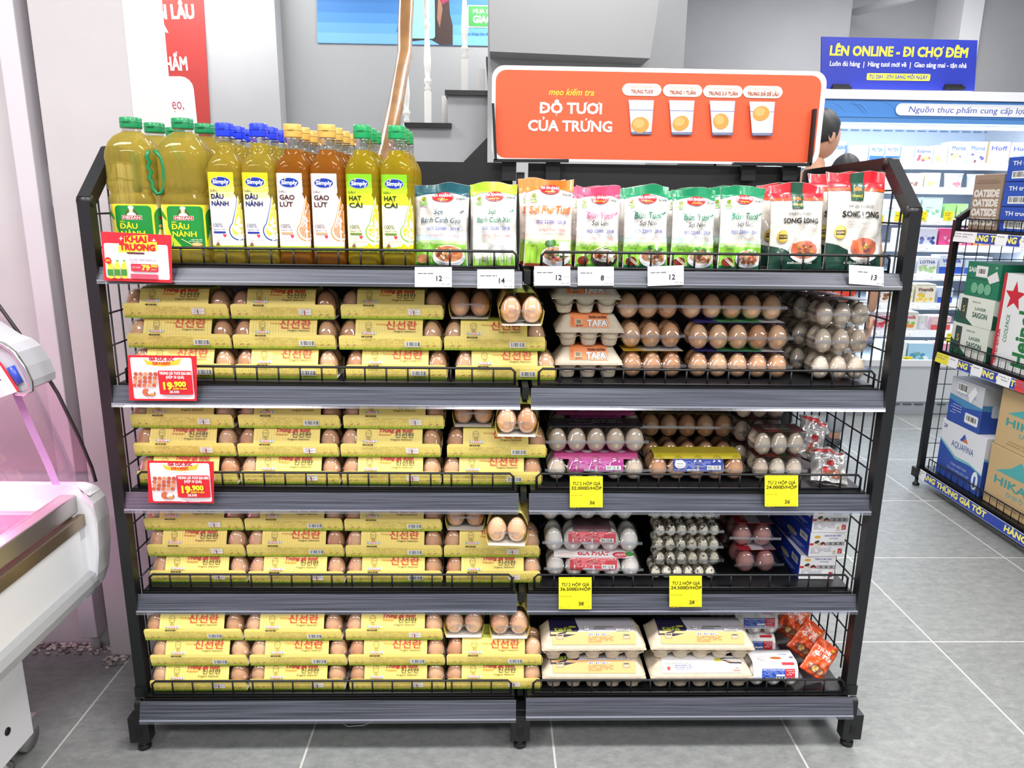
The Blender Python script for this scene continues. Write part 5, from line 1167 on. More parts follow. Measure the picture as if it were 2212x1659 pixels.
# ------------------------------------------------------------ stairwell behind the gondola
B = Board((350, 282), (457, 281), 3.19)
T_ = thing('red_banner', 'tall red wall banner with white lettering, partly behind the white pillar', 'banner', B.O)
B.panel(T_, [(215, -60), (436, -60), (457, 330), (222, 330)], .006, mat('A83430', .5))
B.text('ĐẾN LÂU', 364, 40, 27, 'F0E4E2', w=108, bold=.03).text('À', 350, 70, 26, 'F0E4E2', bold=.02).text('PHẨM', 376, 152, 27, 'F0E4E2', w=58, bold=.02)
B.rrect((240, 166), (432, 318), 26, 'DCD8DA').lay().text('Kẹo,', 379, 236, 24, 'A83A48', w=38, bold=.0)
B.a.mb.build('print', T_)
B = Board((686, 92), (1054, 99), 3.325)
T_ = thing('blue_poster', 'wide blue poster of a hand holding a phone on the stairwell wall', 'poster', B.O)
B.panel(T_, [(683, -40), (1090, -40), (1090, 100), (686, 93)], .006, mat('4E86C2', .45))
for k, c in enumerate(('6CA6DA', '5C98D2', '4A86C6', '3F78B8', '3A70B0')): B.rect((686, 92-k*22), (1085, 92-(k+1)*22), c)
B.lay().poly([(857, 68), (866, 20), (880, -30), (968, -30), (972, 30), (978, 55), (978, 97), (950, 97), (930, 85), (880, 90)], '3A2A26').lay().poly([(858, 60), (864, 20), (872, 0), (872, 60)], 'A5806A').poly([(948, -30), (956, 20), (950, 60), (944, 40)], '8A6450').lay()
B.rrect((868, -40), (943, 86), 7, '1E2426').lay().rrect((871, -40), (940, 84), 6, '8CC8BC').poly([(950, 0), (1000, -30), (1010, -24), (956, 10)], '8A2A4A')
B.rrect((1010, 11), (1090, 61), 3, 'E8F0EA').lay().rrect((1012, 13), (1090, 59), 2, '3F8F4A').lay().text('MUA ONLINE', 1022, 29, 9, 'E8F0EA', al='l', w=70).text('GIAO NHANH', 1022, 49, 14, 'F2F6F0', al='l', w=112, bold=.03).text('Áp dụng cho đơn hàng', 1007, 75, 5, '2A4A8A', al='l', w=72, bold=.01)
B.a.mb.build('print', T_)
# staircase climbing away behind the gondola
ST = thing('staircase', 'grey staircase with black treads and white turned balusters behind the gondola', 'staircase', (-.5, 2.3, 0))
STO = Vector((.5, -2.3, 0)); GS = mat('B4B5B8', .7); BT = mat('1E1F22', .35)
def spart(mb, nm, **k): o = mb.build(nm, ST, **k); o.location = STO; return o
steps = []
for k in range(-1, 4):
    x = -.507+.200*k; z = 1.664+.153*k; steps.append((x, z)); b = MB()
    b.box(x-.012, x+.22, 2.27, 3.3, z-.0, z+.022, BT); spart(b, 'tread')
pr = [(steps[0][0], 0)]
for x, z in steps: pr += [(x, z-.153 if (x, z) == steps[0] else z-.153), (x, z)]
pr += [(steps[-1][0]+.21, steps[-1][1]), (steps[-1][0]+.21, 0)]
spart(MB().prism(pr[0:1]+pr[1:], 'y', 2.3, 3.3, GS), 'stair_side')
q = [at(px, py, y=2.26) for px, py in ((996, 356), (1066, 284), (1066, 356))]
spart(MB().prism([(p.x, p.z) for p in q]+[(q[2].x, q[2].z-.3), (q[0].x-.2, q[0].z-.3)], 'y', 2.24, 2.268, BT), 'stringer')
def baluster(x, z, H=.86):
    W = mat('ECEBE8', .35); b = MB(); b.box(x-.017, x+.017, 2.383, 2.417, z, z+.16, W)
    pf = [(.010, .16), (.017, .175), (.010, .19), (.018, .205), (.018, .215), (.011, .228), (.015, .26), (.0185, .30), (.015, .36), (.0105, .44), (.012, .455), (.018, .47), (.011, .485), (.011, .5), (.016, .515), (.011, .53), (.013, .56), (.017, .62), (.013, .68), (.018, .7), (.010, .71)]
    b.lathe(pf, W, 14, (x, 2.4, z)); b.box(x-.017, x+.017, 2.383, 2.417, z+.71, z+H, W); spart(b, 'baluster')
for px, py in ((925, 271), (1004, 202), (880, 340)):
    p = at(px, py, y=2.4); k = min(range(len(steps)), key=lambda i: abs(steps[i][1]+.02-p.z)); baluster(p.x, steps[k][1]+.022)
WB_ = mat('E2E1DF', .5)
for px0, px1, py0, py1 in ((955, 967, 207, 270), (1028, 1047, 148, 200)):
    a, b = at(px0, py1, y=2.5), at(px1, py0, y=2.5); spart(MB().box(a.x, b.x, 2.5, 2.56, a.z-.02, b.z, WB_), 'wall_end')
wood = mat('6E4E30', .22, c2='A0764A', cs=5, st=(1, 1, .35), coat=.3)
P = [at(870, -70, y=2.42), at(878, 0, y=2.3), at(875, 60, y=2.22), at(874, 118, y=2.12), at(866, 160, y=2.0), at(852, 240, y=1.72), at(838, 310, y=1.5), at(826, 370, y=1.32), at(812, 440, y=1.15)]
hr = MB(); hr.tube([p-ST.location for p in P], [.036, .036, .035, .034, .033, .033, .033, .034, .034], wood, 14)
o = hr.build('handrail', ST)
# ------------------------------------------------------------ the open dairy fridge
FX0, FX1, FY = 1.50, 3.45, 3.0
zf = lambda py, y=FY: at(1990, py, y=y).z
FR = thing('dairy_fridge', 'long open dairy fridge with a blue lit header and bright shelves', 'fridge', (2.4, 3.4, 0)); FO = Vector((-2.4, -3.4, 0))
def fpart(mb, nm, parent=FR, **k):
    o = mb.build(nm, parent, **k)
    if parent is FR: o.location = FO
    return o
WH = mat('E9EBF0', .4); BK = mat('DDE8F8', .35)
z1, z2, z3, z4 = zf(197), zf(217), zf(256), zf(266)
fpart(MB().box(FX0, FX1, FY-.02, 3.95, z2, z1, WH), 'top_cap')
B = Board((1790, 250), (2212, 257), FY-.005); hb = MB(); hb.box(FX0, FX1, FY, FY+.12, z4, z2, mat('5E9AE0', .4)); hd = fpart(hb, 'header')
B.a.fn = lambda u, v, d: tuple(B.O+B.ux*u+B.vx*v+Vector((0, -d, 0)))
B.rect((1640, 214), (2300, 260), '4F93E2'); B.lay()
rd = random.Random(3)
for k in range(26): x = rd.uniform(1650, 2280); B.a.line([B.q(x+i*7, 220+(i*i*1.3)+rd.uniform(0, 3)) for i in range(5)], .002, '6AA8EA')
B.lay().rrect((1935, 223), (2330, 256), 12, 'F0F2F8').lay().text('Nguồn thực phẩm cung cấp lợi khuẩn dành cho bạn', 1961, 242.5, 12, '4A56B0', al='l', w=420, shear=.1, bold=.0)
B.a.mb.build('print', hd)
fpart(MB().box(FX0, FX1, 3.90, 3.95, 0, z2, BK).box(FX0, FX0+.04, FY+.02, 3.95, .1, z2, WH).box(FX1-.04, FX1, FY+.02, 3.95, .1, z2, WH), 'cabinet')
g = MB()
for py in (276, 283):
    z = zf(py, 3.88)
    for k in range(24): g.box(FX0+.06+k*.08, FX0+.06+k*.08+.055, 3.893, 3.9, z-.004, z+.004, mat('7E96B8', .5))
fpart(g, 'air_slot')
zb = .335
fpart(MB().box(FX0, FX1, FY, 3.95, .09, zb, mat('D3D8DC', .45)).box(FX0, FX1, FY-.012, FY+.02, zb-.01, zb+.03, mat('EEF0F4', .3)).box(FX0, FX1, FY+.01, 3.95, 0, .10, mat('A8AFB6', .5)), 'base')
g = MB()
for k in range(26): g.box(FX0+.03+k*.075, FX0+.03+k*.075+.055, FY+.004, FY+.012, .068, .074, mat('4A5058', .6))
fpart(g, 'grille')
FS = [(352, 3.30), (405, 3.26), (472, 3.22), (530, 3.18), (592, 3.14), (655, 3.12), (714, 3.10)]; FZ = []
for py, y in FS:
    z = zf(py, y); FZ.append(z); s = fpart(MB().box(FX0+.04, FX1-.04, y, 3.9, z-.014, z, mat('E4E9F2', .35)), 'fridge_shelf')
    r = MB(); r.add([(FX0+.04, y, z+.004), (FX1-.04, y, z+.004), (FX1-.04, y-.014, z-.04), (FX0+.04, y-.014, z-.04)], [(0, 1, 2, 3)], mat('E9EEF6', .25))
    a = Art(lambda u, v, d: (u, y-.012+v*.3-d-.002, z-.036+v)); rd = random.Random(int(py))
    x = FX0+.08
    while x < FX1-.1:
        w = rd.uniform(.06, .09)
        if rd.random() < .7: a.rect(x, .004, x+w, .034, 'F6F7F9'); a.lay(); a.tiny(x+.006, .025, x+w*.6, 1, .01, .003, '9AA2B0', 2); a.text(str(rd.choice((12, 23, 32, 37, 45, 8, 18))), x+w*.75, .010, .010, '7A8290')
        x += w+rd.uniform(.01, .07)
    a.mb.add(r.v, r.f, r.m[0]); a.mb.build('price_strip', s)
FS.append((787, 3.05)); FZ.append(zb)
for i, (py, y) in enumerate(FS[:7:2]):
    pass
area('fridge_lamp', (2.45, 3.13, z4-.012), (R(38), 0, 0), 1.85, .05, 14, (.72, .86, 1))
for z_, y_, p_ in ((FZ[0]-.03, 3.36, 7), (FZ[1]-.03, 3.33, 7), (FZ[2]-.03, 3.30, 7), (FZ[3]-.03, 3.27, 7), (FZ[4]-.03, 3.24, 7), (FZ[5]-.03, 3.22, 7), (FZ[6]-.03, 3.2, 8)):
    area('fridge_lamp', (2.45, y_, z_), (0, 0, 0), 1.85, .03, p_*.62, (.72, .86, 1))
fpart(MB().box(FX0+.05, FX1-.05, FY+.10, FY+.125, z4-.022, z4-.006, mat('F4F8FF', .3, emit=5)), 'lamp_tube')
SEEN = set()
def dairy(row, px0, px1, pyt, col, word, wcol, desc, dots=None, low=None, tub=False):
    py, y = FS[row]; z = FZ[row]+.0006; yy = y+.035; a, b = at(px0, py, y=yy), at(px1, py, y=yy); H = min(max(.03, at((px0+px1)/2, pyt, y=yy).z-z), (FZ[row-1]-z-.06) if row else .3); W = max(.02, b.x-a.x-.004)
    nm = 'yoghurt_tub' if tub else 'dairy_pack'; t = thing(nm, desc, 'dairy product', ((a.x+b.x)/2, yy, z), group=f'dairy packs on fridge shelf {row+1}'); m = MB(); mm = mat(col, .35)
    if tub: m.lathe([(W*.40, 0), (W*.42, .004), (W*.48, H*.88), (W*.5, H*.9), (W*.5, H), (W*.1, H)], mm, 16, (0, W*.5, 0), 1, .9)
    else: m.box(-W/2, W/2, 0, min(.11, W*1.3), 0, H, mm)
    m.build('tub' if tub else 'carton', t)
    A = Art(lambda u, v, d: (u, -d-.0008+(W*.02 if tub else 0), v)); rd = random.Random(px0+row)
    if low: A.rect(-W*.5, 0, W*.5, H*.38, low)
    A.lay()
    if dots:
        for k in range(9): A.ell(rd.uniform(-.36, .36)*W, max(W*.09, H*rd.uniform(.1, .45)), W*.10, W*.085, dots[k % len(dots)], 10)
    A.lay()
    if word: A.text(word, 0, H*.62, H*.19, wcol, w=W*.78, bold=.03)
    A.tiny(-W*.3, H*.5, W*.3, 1, .01, H*.05, 'A8B0C0', 3); A.mb.build('print', t); return t
D = dairy
D(0, 1762, 1794, 312, 'E8EEF8', None, '', 'pale blue yoghurt tub behind the man with short dark hair', low='A8C4EC', tub=True)
D(0, 1797, 1831, 305, 'EEF2FA', 'YOGHURT', '2A4FC0', 'white tub lettered YOGHURT on the top fridge shelf', low='C8D8F4', tub=True)
D(0, 1834, 1873, 314, 'DDE8F8', None, '', 'pale tub with a tall code panel, next to the YOGHURT tub', low='EAF0FA')
D(0, 1876, 1907, 312, 'E4ECF8', 'PROTEIN', '2A4FC0', 'white pack with a blue base, first of two on the top fridge shelf', low='2E5ACC')
D(0, 1910, 1941, 312, 'E4ECF8', 'PROTEIN', '2A4FC0', 'white pack with a blue base, second of two on the top fridge shelf', low='2E5ACC')
D(0, 1944, 1972, 316, 'D2E0F4', None, '', 'pale clear tub beside the white carton with red fruit', low='DCE6F6')
D(0, 1974, 2012, 316, 'F4F2F0', 'Kidsmix', '2A3A9A', 'white carton with red fruit, first white carton on the top fridge shelf', ('D8404A', 'E8A04A'))
D(0, 2014, 2044, 314, 'E8ECF2', None, '', 'pale carton with small fruit between the white and yellow cartons', ('E0B04A', '9ACBE0'))
D(0, 2048, 2086, 306, 'F6F0D8', 'Monte', '2A4FC0', 'yellow edged dessert carton with blue script, top fridge shelf', ('C9925A', '4A4A9A', 'F2E8C8'))
D(0, 2089, 2128, 306, 'F2EEF0', 'Monte', '2A4FC0', 'white dessert carton with dark chocolate splash and blue script', ('5A3A2A', '4A4A9A', 'F2E8D8'))
D(0, 2132, 2177, 306, 'D8B48C', 'Hoff', '2A3A7A', 'tan dessert carton with dark blue script, top fridge shelf', ('F2E8E0', 'D8B0A0'))
D(0, 2180, 2222, 308, 'EEF0F4', 'Hoff', '2A3A7A', 'white dessert carton with dark blue script, top fridge shelf', ('8ACBE0', 'D8B0C0'))
D(1, 1962, 1993, 374, 'D8D2C8', None, '', 'brown and white four-pack on the second fridge shelf', ('8A6A58', 'EDE8E0'))
D(1, 1995, 2029, 373, 'EFE6B8', None, '', 'pale yellow four-pack on the second fridge shelf', ('E8D26A', 'F6F0D8'))
D(1, 2048, 2087, 372, 'EDE4E4', None, '', 'round white cheese box with red net print on the second fridge shelf', ('C9707A', 'E8D8D8'), tub=True)
D(1, 2096, 2130, 376, 'E4EAF4', None, '', 'white round tub behind the drinks rack, second fridge shelf', tub=True)
D(1, 1915, 1950, 378, 'E0E8F4', None, '', 'pale pack beside the brown four-pack, second fridge shelf', low='B8CCE8')
D(2, 1955, 1984, 424, 'D6E4F2', None, '', 'pale blue pack with a yellow tag below, third fridge shelf', low='C0D4EA')
D(2, 1988, 2032, 424, 'CFE4E0', None, '', 'green tinted pack of four, third fridge shelf', ('7AC08A', 'E8F2EE'))
D(2, 2038, 2062, 440, 'A8DC8A', None, '', 'first lime green pouch on the third fridge shelf', ('5AB03A', 'E8F4D8'))
D(2, 2064, 2088, 440, 'B8E09A', None, '', 'second lime green pouch on the third fridge shelf', ('5AB03A', 'F4A0A0'))
D(2, 1905, 1950, 430, 'DCE6F2', None, '', 'pale pack behind the side of the wire gondola, third fridge shelf', low='C8D8EC')
D(3, 1940, 1974, 494, 'D8E2F0', None, '', 'pale pack beside the blueberry carton, fourth fridge shelf', low='E8D2CC')
D(3, 1978, 2022, 489, 'D8DCEC', None, '', 'pale carton with dark blueberries, fourth fridge shelf', ('4A5A9A', '3A4A8A', '6A78B0'))
D(3, 2026, 2064, 488, 'E0508A', None, '', 'first pink carton on the fourth fridge shelf', ('F0A0C0', 'D03A78'))
D(3, 2067, 2098, 490, 'E86A98', None, '', 'second pink carton on the fourth fridge shelf', ('F4C0D4', 'D03A78'))
D(3, 2101, 2150, 500, 'E0904A', None, '', 'orange carton behind the drinks rack, fourth fridge shelf', ('F2C07A',))
D(3, 2156, 2196, 508, 'D8C8C0', None, '', 'beige carton behind the drinks rack, fourth fridge shelf', ('C08A7A',))
D(4, 1938, 1974, 558, 'E8EEF4', 'LOTHA', '4A6AA8', 'first white carton lettered in blue, fifth fridge shelf', ('A8D08A',))
D(4, 1979, 2022, 556, 'EDF1F5', 'LOTHA', '4A6AA8', 'second white carton lettered in blue, fifth fridge shelf', ('A8D08A',))
D(4, 2026, 2078, 552, 'DCE6F6', 'Vinamilk', '2A50B8', 'white and blue milk carton beside the lettered white ones, fifth fridge shelf', low='2A55C0')
D(4, 2081, 2140, 556, 'D2E0F6', None, '', 'blue based carton behind the drinks rack, fifth fridge shelf', low='3A65C8')
D(5, 1886, 1931, 615, 'F1EDE8', 'Vinamilk', '6A3A3A', 'white yoghurt pack with brown beans, sixth fridge shelf', ('8A5A3A', 'A87A4A'))
D(5, 1934, 1971, 614, 'F4F0DC', 'Vinamilk', '6A3A3A', 'first white yoghurt pack with yellow fruit, sixth fridge shelf', ('F0C83A', 'F4DC6A'))
D(5, 1974, 2018, 614, 'F4F0DC', 'Vinamilk', '6A3A3A', 'second white yoghurt pack with yellow fruit, sixth fridge shelf', ('F0C83A', 'F4DC6A'))
D(5, 2023, 2056, 622, 'C8D8F2', None, '', 'blue and white pack beside the yellow fruit packs, sixth fridge shelf', low='2A55C0')
D(6, 1880, 1930, 672, 'F4E8EC', 'Vinamilk', 'C23A5A', 'white yoghurt pack with red fruit, seventh fridge shelf', ('D8404A', 'E0708A'))
D(6, 1934, 1980, 672, 'F2F0E4', 'Vinamilk', 'C23A5A', 'white yoghurt pack with orange and green fruit, seventh fridge shelf', ('F09A4A', '9AC85A'))
D(6, 1983, 2006, 682, 'F2F4F6', None, '', 'small white bottle pack, seventh fridge shelf', tub=True)
D(6, 2009, 2052, 684, 'F0D0D4', None, '', 'red and white pack, seventh fridge shelf', low='E05A5A')
D(7, 1900, 1954, 738, 'EAF2F0', 'Vinamilk', '2A9A8A', 'white pack with green lettering on the fridge floor deck', low='D8EAE6')
D(7, 1957, 2012, 742, 'A8D4EC', None, '', 'blue carton with leafy print on the fridge floor deck', ('4A9AC8', '6AB0A0', 'E8F4F8'))
D(7, 2016, 2052, 742, 'F0A8C4', None, '', 'pink pack on the fridge floor deck', ('E0609A',))
for i, (px, py) in enumerate(((1890, 464), (1934, 457), (1984, 456), (2040, 456), (2046, 720), (1952, 770))):
    row = 2 if py < 500 else 7; y = FS[row][1]-.018; p = at(px, py, y=y); b = MB(); b.box(0, .06, 0, .0015, -.06, 0, mat('F2E22A', .5)); t = thing('shelf_tag', f'yellow shelf tag, {("first", "second", "third", "fourth")[i] if i < 4 else ("beside the pink packs", "under the green lettered pack")[i-4]} on the {"third fridge shelf" if row == 2 else "fridge deck"}', 'price tag', p, group='yellow fridge tags')
    b.build('card', t); a = Art(lambda u, v, d: (u, -d-.0004, v)); a.tiny(.008, -.015, .05, 2, .012, .006, '9A8A1E', i); a.text(str(12+3*i), .036, -.052, .012, '6A6018'); a.mb.build('print', t)
# ------------------------------------------------------------ the drinks rack at the right
RX = 2.0
RK = thing('drinks_rack', 'black wire rack of cased drinks standing on the tiles near the dairy fridge', 'shelving', (2.2, 1.2, 0)); RO = Vector((-2.2, -1.2, 0))
def rpart(mb, nm, parent=RK, **k):
    o = mb.build(nm, parent, **k)
    if parent is RK: o.location = RO
    return o
YE, YN = 1.77, -.2
for y in (YE, YN):
    f = MB(); pts = [(RX+.0, .09), (RX+.0, 1.262), (RX+.11, 1.345), (RX+.50, 1.345)]
    for (a, b), (c, d) in zip(pts, pts[1:]): f.bar((a, y, b), (c, y, d), .026, .026, BLACK, (0, 1, 0))
    f.bar((RX+.50, y, .05), (RX+.50, y, 1.35), .03, .03, BLACK, (0, 1, 0)); o = rpart(f, 'side_frame')
    wm = MB()
    for k in range(1, 9): wm.tube([(RX+.055*k, y, .1), (RX+.055*k, y, 1.30)], .002, BLACK, 5)
    for k in range(16): wm.tube([(RX, y, .14+.073*k), (RX+.5, y, .14+.073*k)], .002, BLACK, 5)
    wm.build('wire_mesh', o)
    ft = MB(); ft.box(RX-.03, RX+.5, y-.02, y+.02, .045, .09, BLACK)
    for x in (RX-.01, RX+.46): ft.lathe([(.016, 0), (.016, .01), (.008, .014), (.008, .05)], BLACK, 10, (x, y, 0))
    rpart(ft, 'foot')
rpart(MB().box(RX+.49, RX+.51, YN, YE, .1, 1.30, BLACKM), 'back_panel')
RZ = (.098, .672, 1.222)
for i, z in enumerate(RZ):
    s = rpart(MB().box(RX+.005, RX+.49, YN+.02, YE-.02, z-.02, z, BLACK), 'rack_shelf')
    zt, zb_ = z-.008, z-.055
    A = Art(lambda u, v, d: (RX-.012-v*-.1-d-.001, YE-.01-u, zb_+v), gap=.0003); L = YE-YN-.02
    A.rect(0, 0, L, .045, '2C44A8').rect(0, 0, L, .003, '8A98D0').rect(0, .042, L, .045, 'C8CCD8').lay()
    for k in range(3): A.text('HÀNG THÙNG GIÁ TỐT', .36+.62*k-.1*(i == 0), .012, .024, 'F6EE7A', w=.50, bold=.05)
    A.lay()
    tags = ((.0, .06, 'F0F0F2'), ) if i == 0 else ((.0, .10, 'EFE23A'), (.10, .17, 'F2F2F4'), (.27, .34, 'F2F2F4'), (.44, .52, 'F2F2F4'), (.55, .66, 'D8404A')) if i == 1 else ((.0, .16, 'F2F2F4'), (.29, .36, 'F2F2F4'), (.44, .53, 'F2F2F4'))
    for a, b, c in tags: A.rect(a, .001, b, .046, c)
    A.lay()
    for a, b, c in tags: A.tiny(a+.01, .034, b-.01, 2, .011, .004, '8A8A92', 3)
    A.mb.build('price_strip', s)
    g = MB(); h = .045; ys = [YN+.03, YE-.03]
    g.tube([(RX+.02, ys[1], z), (RX+.02, ys[1], z+h), (RX+.02, ys[0], z+h), (RX+.02, ys[0], z)], .003, BLACK, 5); n = 42
    for k in range(n): y = ys[0]+(ys[1]-ys[0])*k/n; g.tube([(RX+.02, y, z), (RX+.02, y, z+h)], .002, BLACK, 4)
    g.build('wire_guard', s)
def case(nm, label, ya, yb, z0, H, D, m, art, x=RX+.03, group=None):
    """a drinks case; ya is its far end, yb its near end"""
    t = thing(nm, label, 'box', (x, (ya+yb)/2, z0), group=group); L = ya-yb; b = MB(); b.box(0, D, -L/2, L/2, 0, H, mat(m, .55)); b.build('case', t, bevel=.003)
    F = Art(lambda u, v, d: (-d-.0006, L/2-u, v), gap=.0002); N = Art(lambda u, v, d: (u, -L/2-d-.0006, v), gap=.0002)
    art(F, N, L, H, D); F.mb.build('print', t)
    if N.mb.v: N.mb.build('print', t)
    return t
def aqua(F, N, L, H, D):
    for a, W in ((F, L), (N, D)):
        a.rect(0, 0, W, H, 'E4E6EC').lay().poly([(0, 0), (W, 0), (W, H*.35), (W*.75, H*.42), (W*.4, H*.40), (0, H*.62)], '2E4FA8').lay().poly([(0, H*.62), (W*.4, H*.40), (W*.75, H*.42), (W, H*.35), (W, H*.38), (W*.7, H*.46), (W*.4, H*.45), (0, H*.66)], '7AC0C8')
    F.text('AQUAFINA', L*.52, H*.60, H*.11, '2A4A9A', w=L*.5, bold=0).poly([(L*.44, H*.76), (L*.53, H*.9), (L*.62, H*.76)], '2E5AB8').poly([(L*.5, H*.76), (L*.56, H*.84), (L*.63, H*.76)], 'D86A3A').text('Chai nhỏ hơn', L*.5, H*.28, H*.045, 'C8D4F0', w=L*.36, bold=0).text('Cho môi trường thêm xanh', L*.5, H*.19, H*.045, 'C8D4F0', w=L*.5, bold=0).text('24', L*.08, H*.86, H*.07, '2A4A9A').ell(L*.88, H*.22, L*.07, H*.16, 'E8EEF6', 14).lay().rrect(L*.86, H*.1, L*.9, H*.3, .006, '2E4FA8')
    N.text('24', D*.3, H*.8, H*.09, '2A4A9A').rrect(D*.1, H*.35, D*.35, H*.6, .01, 'D8E0F0').text('MỚI', D*.6, H*.8, H*.08, '2A4A9A')
def aqua2(F, N, L, H, D):
    for a, W in ((F, L), (N, D)):
        a.rect(0, 0, W, H, '2E4FA8').rect(0, H*.5, W, H, 'C9CCD2').lay().poly([(0, H*.5), (W*.5, H*.42), (W, H*.5), (W, H*.55), (0, H*.62)], '4A8AB8')
    F.text('AQUAFINA', L*.5, H*.66, H*.10, '8A9AC0', w=L*.6, bold=0).barcode(L*.2, H*.72, L*.5, H*.92).poly([(L*.55, H*.72), (L*.72, H*.95), (L*.82, H*.84), (L*.65, H*.56)], 'EDEDEE').rrect(L*.55, H*.12, L*.95, H*.34, .008, 'E2E6F0').lay().barcode(L*.58, H*.15, L*.92, H*.31, 8).tiny(L*.1, H*.4, L*.45, 4, H*.06, H*.025, 'B8C4E8')
    N.text('24', D*.25, H*.8, H*.12, '2A4A9A').rrect(D*.12, H*.35, D*.36, H*.62, .01, 'D8E0F0')
def hik(F, N, L, H, D):
    for a, W in ((F, L), (N, D)):
        c = W*.5; a.poly([(c-W*.36, H*.60), (c-W*.12, H*.74), (c+W*.02, H*.9), (c+W*.12, H*.76), (c+W*.36, H*.62)], '4FA8A8').text('HIKARI', c, H*.40, H*.13, '3E9C9C', w=W*.72, bold=.02).text('ひかり', c, H*.27, H*.07, '6AAEA8', w=W*.28).tiny(c-W*.3, H*.14, c+W*.3, 2, H*.05, H*.02, 'A88E68')
case('drinks_case', 'lower blue and white bottled water case at the far end of the drinks rack', 1.695, 1.375, RZ[0]+.001, .262, .40, 'E4E6EC', aqua, group='bottled water cases')
case('drinks_case', 'upper blue and grey bottled water case at the far end of the drinks rack', 1.675, 1.44, RZ[0]+.264, .205, .36, 'C9CCD2', aqua2, group='bottled water cases')
case('drinks_case', 'lower brown carton with teal lettering on the drinks rack', 1.345, .98, RZ[0]+.001, .258, .40, 'C7A97C', hik, group='brown water cartons')
case('drinks_case', 'upper brown carton with teal lettering on the drinks rack', 1.335, .96, RZ[0]+.260, .240, .40, 'C7A97C', hik, group='brown water cartons')
def saig(F, N, L, H, D):
    for a, W in ((F, L), (N, D)):
        a.rect(0, 0, W, H, 'DFE3D8').poly([(0, 0), (W*.5, 0), (0, H*.5)], '1F5A46').lay()
    F.rrect(L*.10, H*.15, L*.28, H*.9, .006, '3A4A42').lay().text('S', L*.19, H*.42, H*.22, 'C9B070').text('SAIGON', L*.65, H*.30, H*.18, '1F5A46', w=L*.4, bold=.02).text('LAGER', L*.65, H*.56, H*.10, '3A6A58', w=L*.3).tiny(L*.4, H*.8, L*.9, 1, .01, H*.06, '9AA89A')
def grn(F, N, L, H, D):
    for a, W in ((F, L), (N, D)):
        a.rect(0, 0, W, H, '1B7A5A').rect(0, H*.5, W, H*.53, '125A42').lay()
    F.text('SAIGON', L*.3, H*.70, H*.14, 'E4ECE6', w=L*.5, bold=.03).rect(L*.28, H*.58, L*.62, H*.9, 'E8E8E6').poly([(L*.62, H*.6), (L*.72, H*.42), (L*.98, H*.55), (L*.88, H*.8)], 'E2E4E0').lay().barcode(L*.33, H*.64, L*.57, H*.84)
    F.text('24', L*.86, H*.86, H*.07, 'E4ECE6')
    for k in range(3): F.ell(L*(.3+.2*k), H*.25, L*.1, H*.16, '6FB08E', 14)
    N.text('BIA', D*.5, H*.6, H*.16, 'D8E4DC')
def hein(F, N, L, H, D):
    for a, W in ((F, L), (N, D)):
        a.rect(0, 0, W, H, 'E9EAEA').rect(0, 0, W*.06, H, 'C8303A').lay()
        c = (W*.26, H*.77); r = W*.20; P = []
        for k in range(10): q = R(90+36*k); rr_ = r if k % 2 == 0 else r*.42; P.append((c[0]+rr_*cos(q), c[1]+rr_*sin(q)))
        a.poly(P, 'CF2436').text('Heineken', W*.66, H*.06, W*.26, '1F7A3E', al='l', rot=R(90), w=H*.86, bold=.03).text('COOLPACK', W*.24, H*.28, W*.07, '4A8A5A', al='l', rot=R(90), w=H*.3).text('LIMITED EDITION', W*.10, H*.04, W*.055, 'C8303A', al='l', rot=R(90), w=H*.36, bold=.03)
case('drinks_case', 'pale green beer case, lower of two, middle shelf of the drinks rack', 1.735, 1.475, RZ[1]+.001, .138, .36, 'DFE3D8', saig, group='pale green beer cases')
case('drinks_case', 'pale green beer case, upper of two, middle shelf of the drinks rack', 1.72, 1.47, RZ[1]+.140, .126, .36, 'DFE3D8', saig, group='pale green beer cases')
case('drinks_case', 'dark green beer case lying on the pale green beer cases', 1.69, 1.462, RZ[1]+.267, .148, .40, '1B7A5A', grn)
case('drinks_case', 'white beer case with red star standing upright on the drinks rack', 1.44, 1.13, RZ[1]+.001, .385, .28, 'E9EAEA', hein)
def oat(F, N, L, H, D):
    for k in range(4): F.text('OATSIDE', L*.5, H*(.60-.17*k), H*.12, 'E4DED4', w=L*.86, bold=.06)
    F.poly([(L*.1, H*.84), (L*.9, H*.84), (L*.82, H*.90), (L*.16, H*.90)], '8E7662')
def thm(F, N, L, H, D):
    for a, W in ((F, L), (N, D)):
        a.text('TH true', W*.36, H*.66, H*.17, 'E8ECF6', w=W*.48, bold=.03).text('MILK', W*.78, H*.66, H*.16, 'E8ECF6', w=W*.3, bold=0).barcode(W*.14, H*.12, W*.6, H*.42, 6)
        a.rrect(W*.68, H*.12, W*.88, H*.44, .003, 'D8DEF0')
case('drinks_case', 'brown carton with rows of white lettering on top of the drinks rack', 1.74, 1.545, RZ[2]+.001, .232, .30, '9C8470', oat)
for k in range(3): case('milk_case', f'{L3[k]} blue milk case in the stack on top of the drinks rack', 1.535, 1.27, RZ[2]+.001+.099*k, .097, .20, '2450B4', thm, group='blue milk cases')
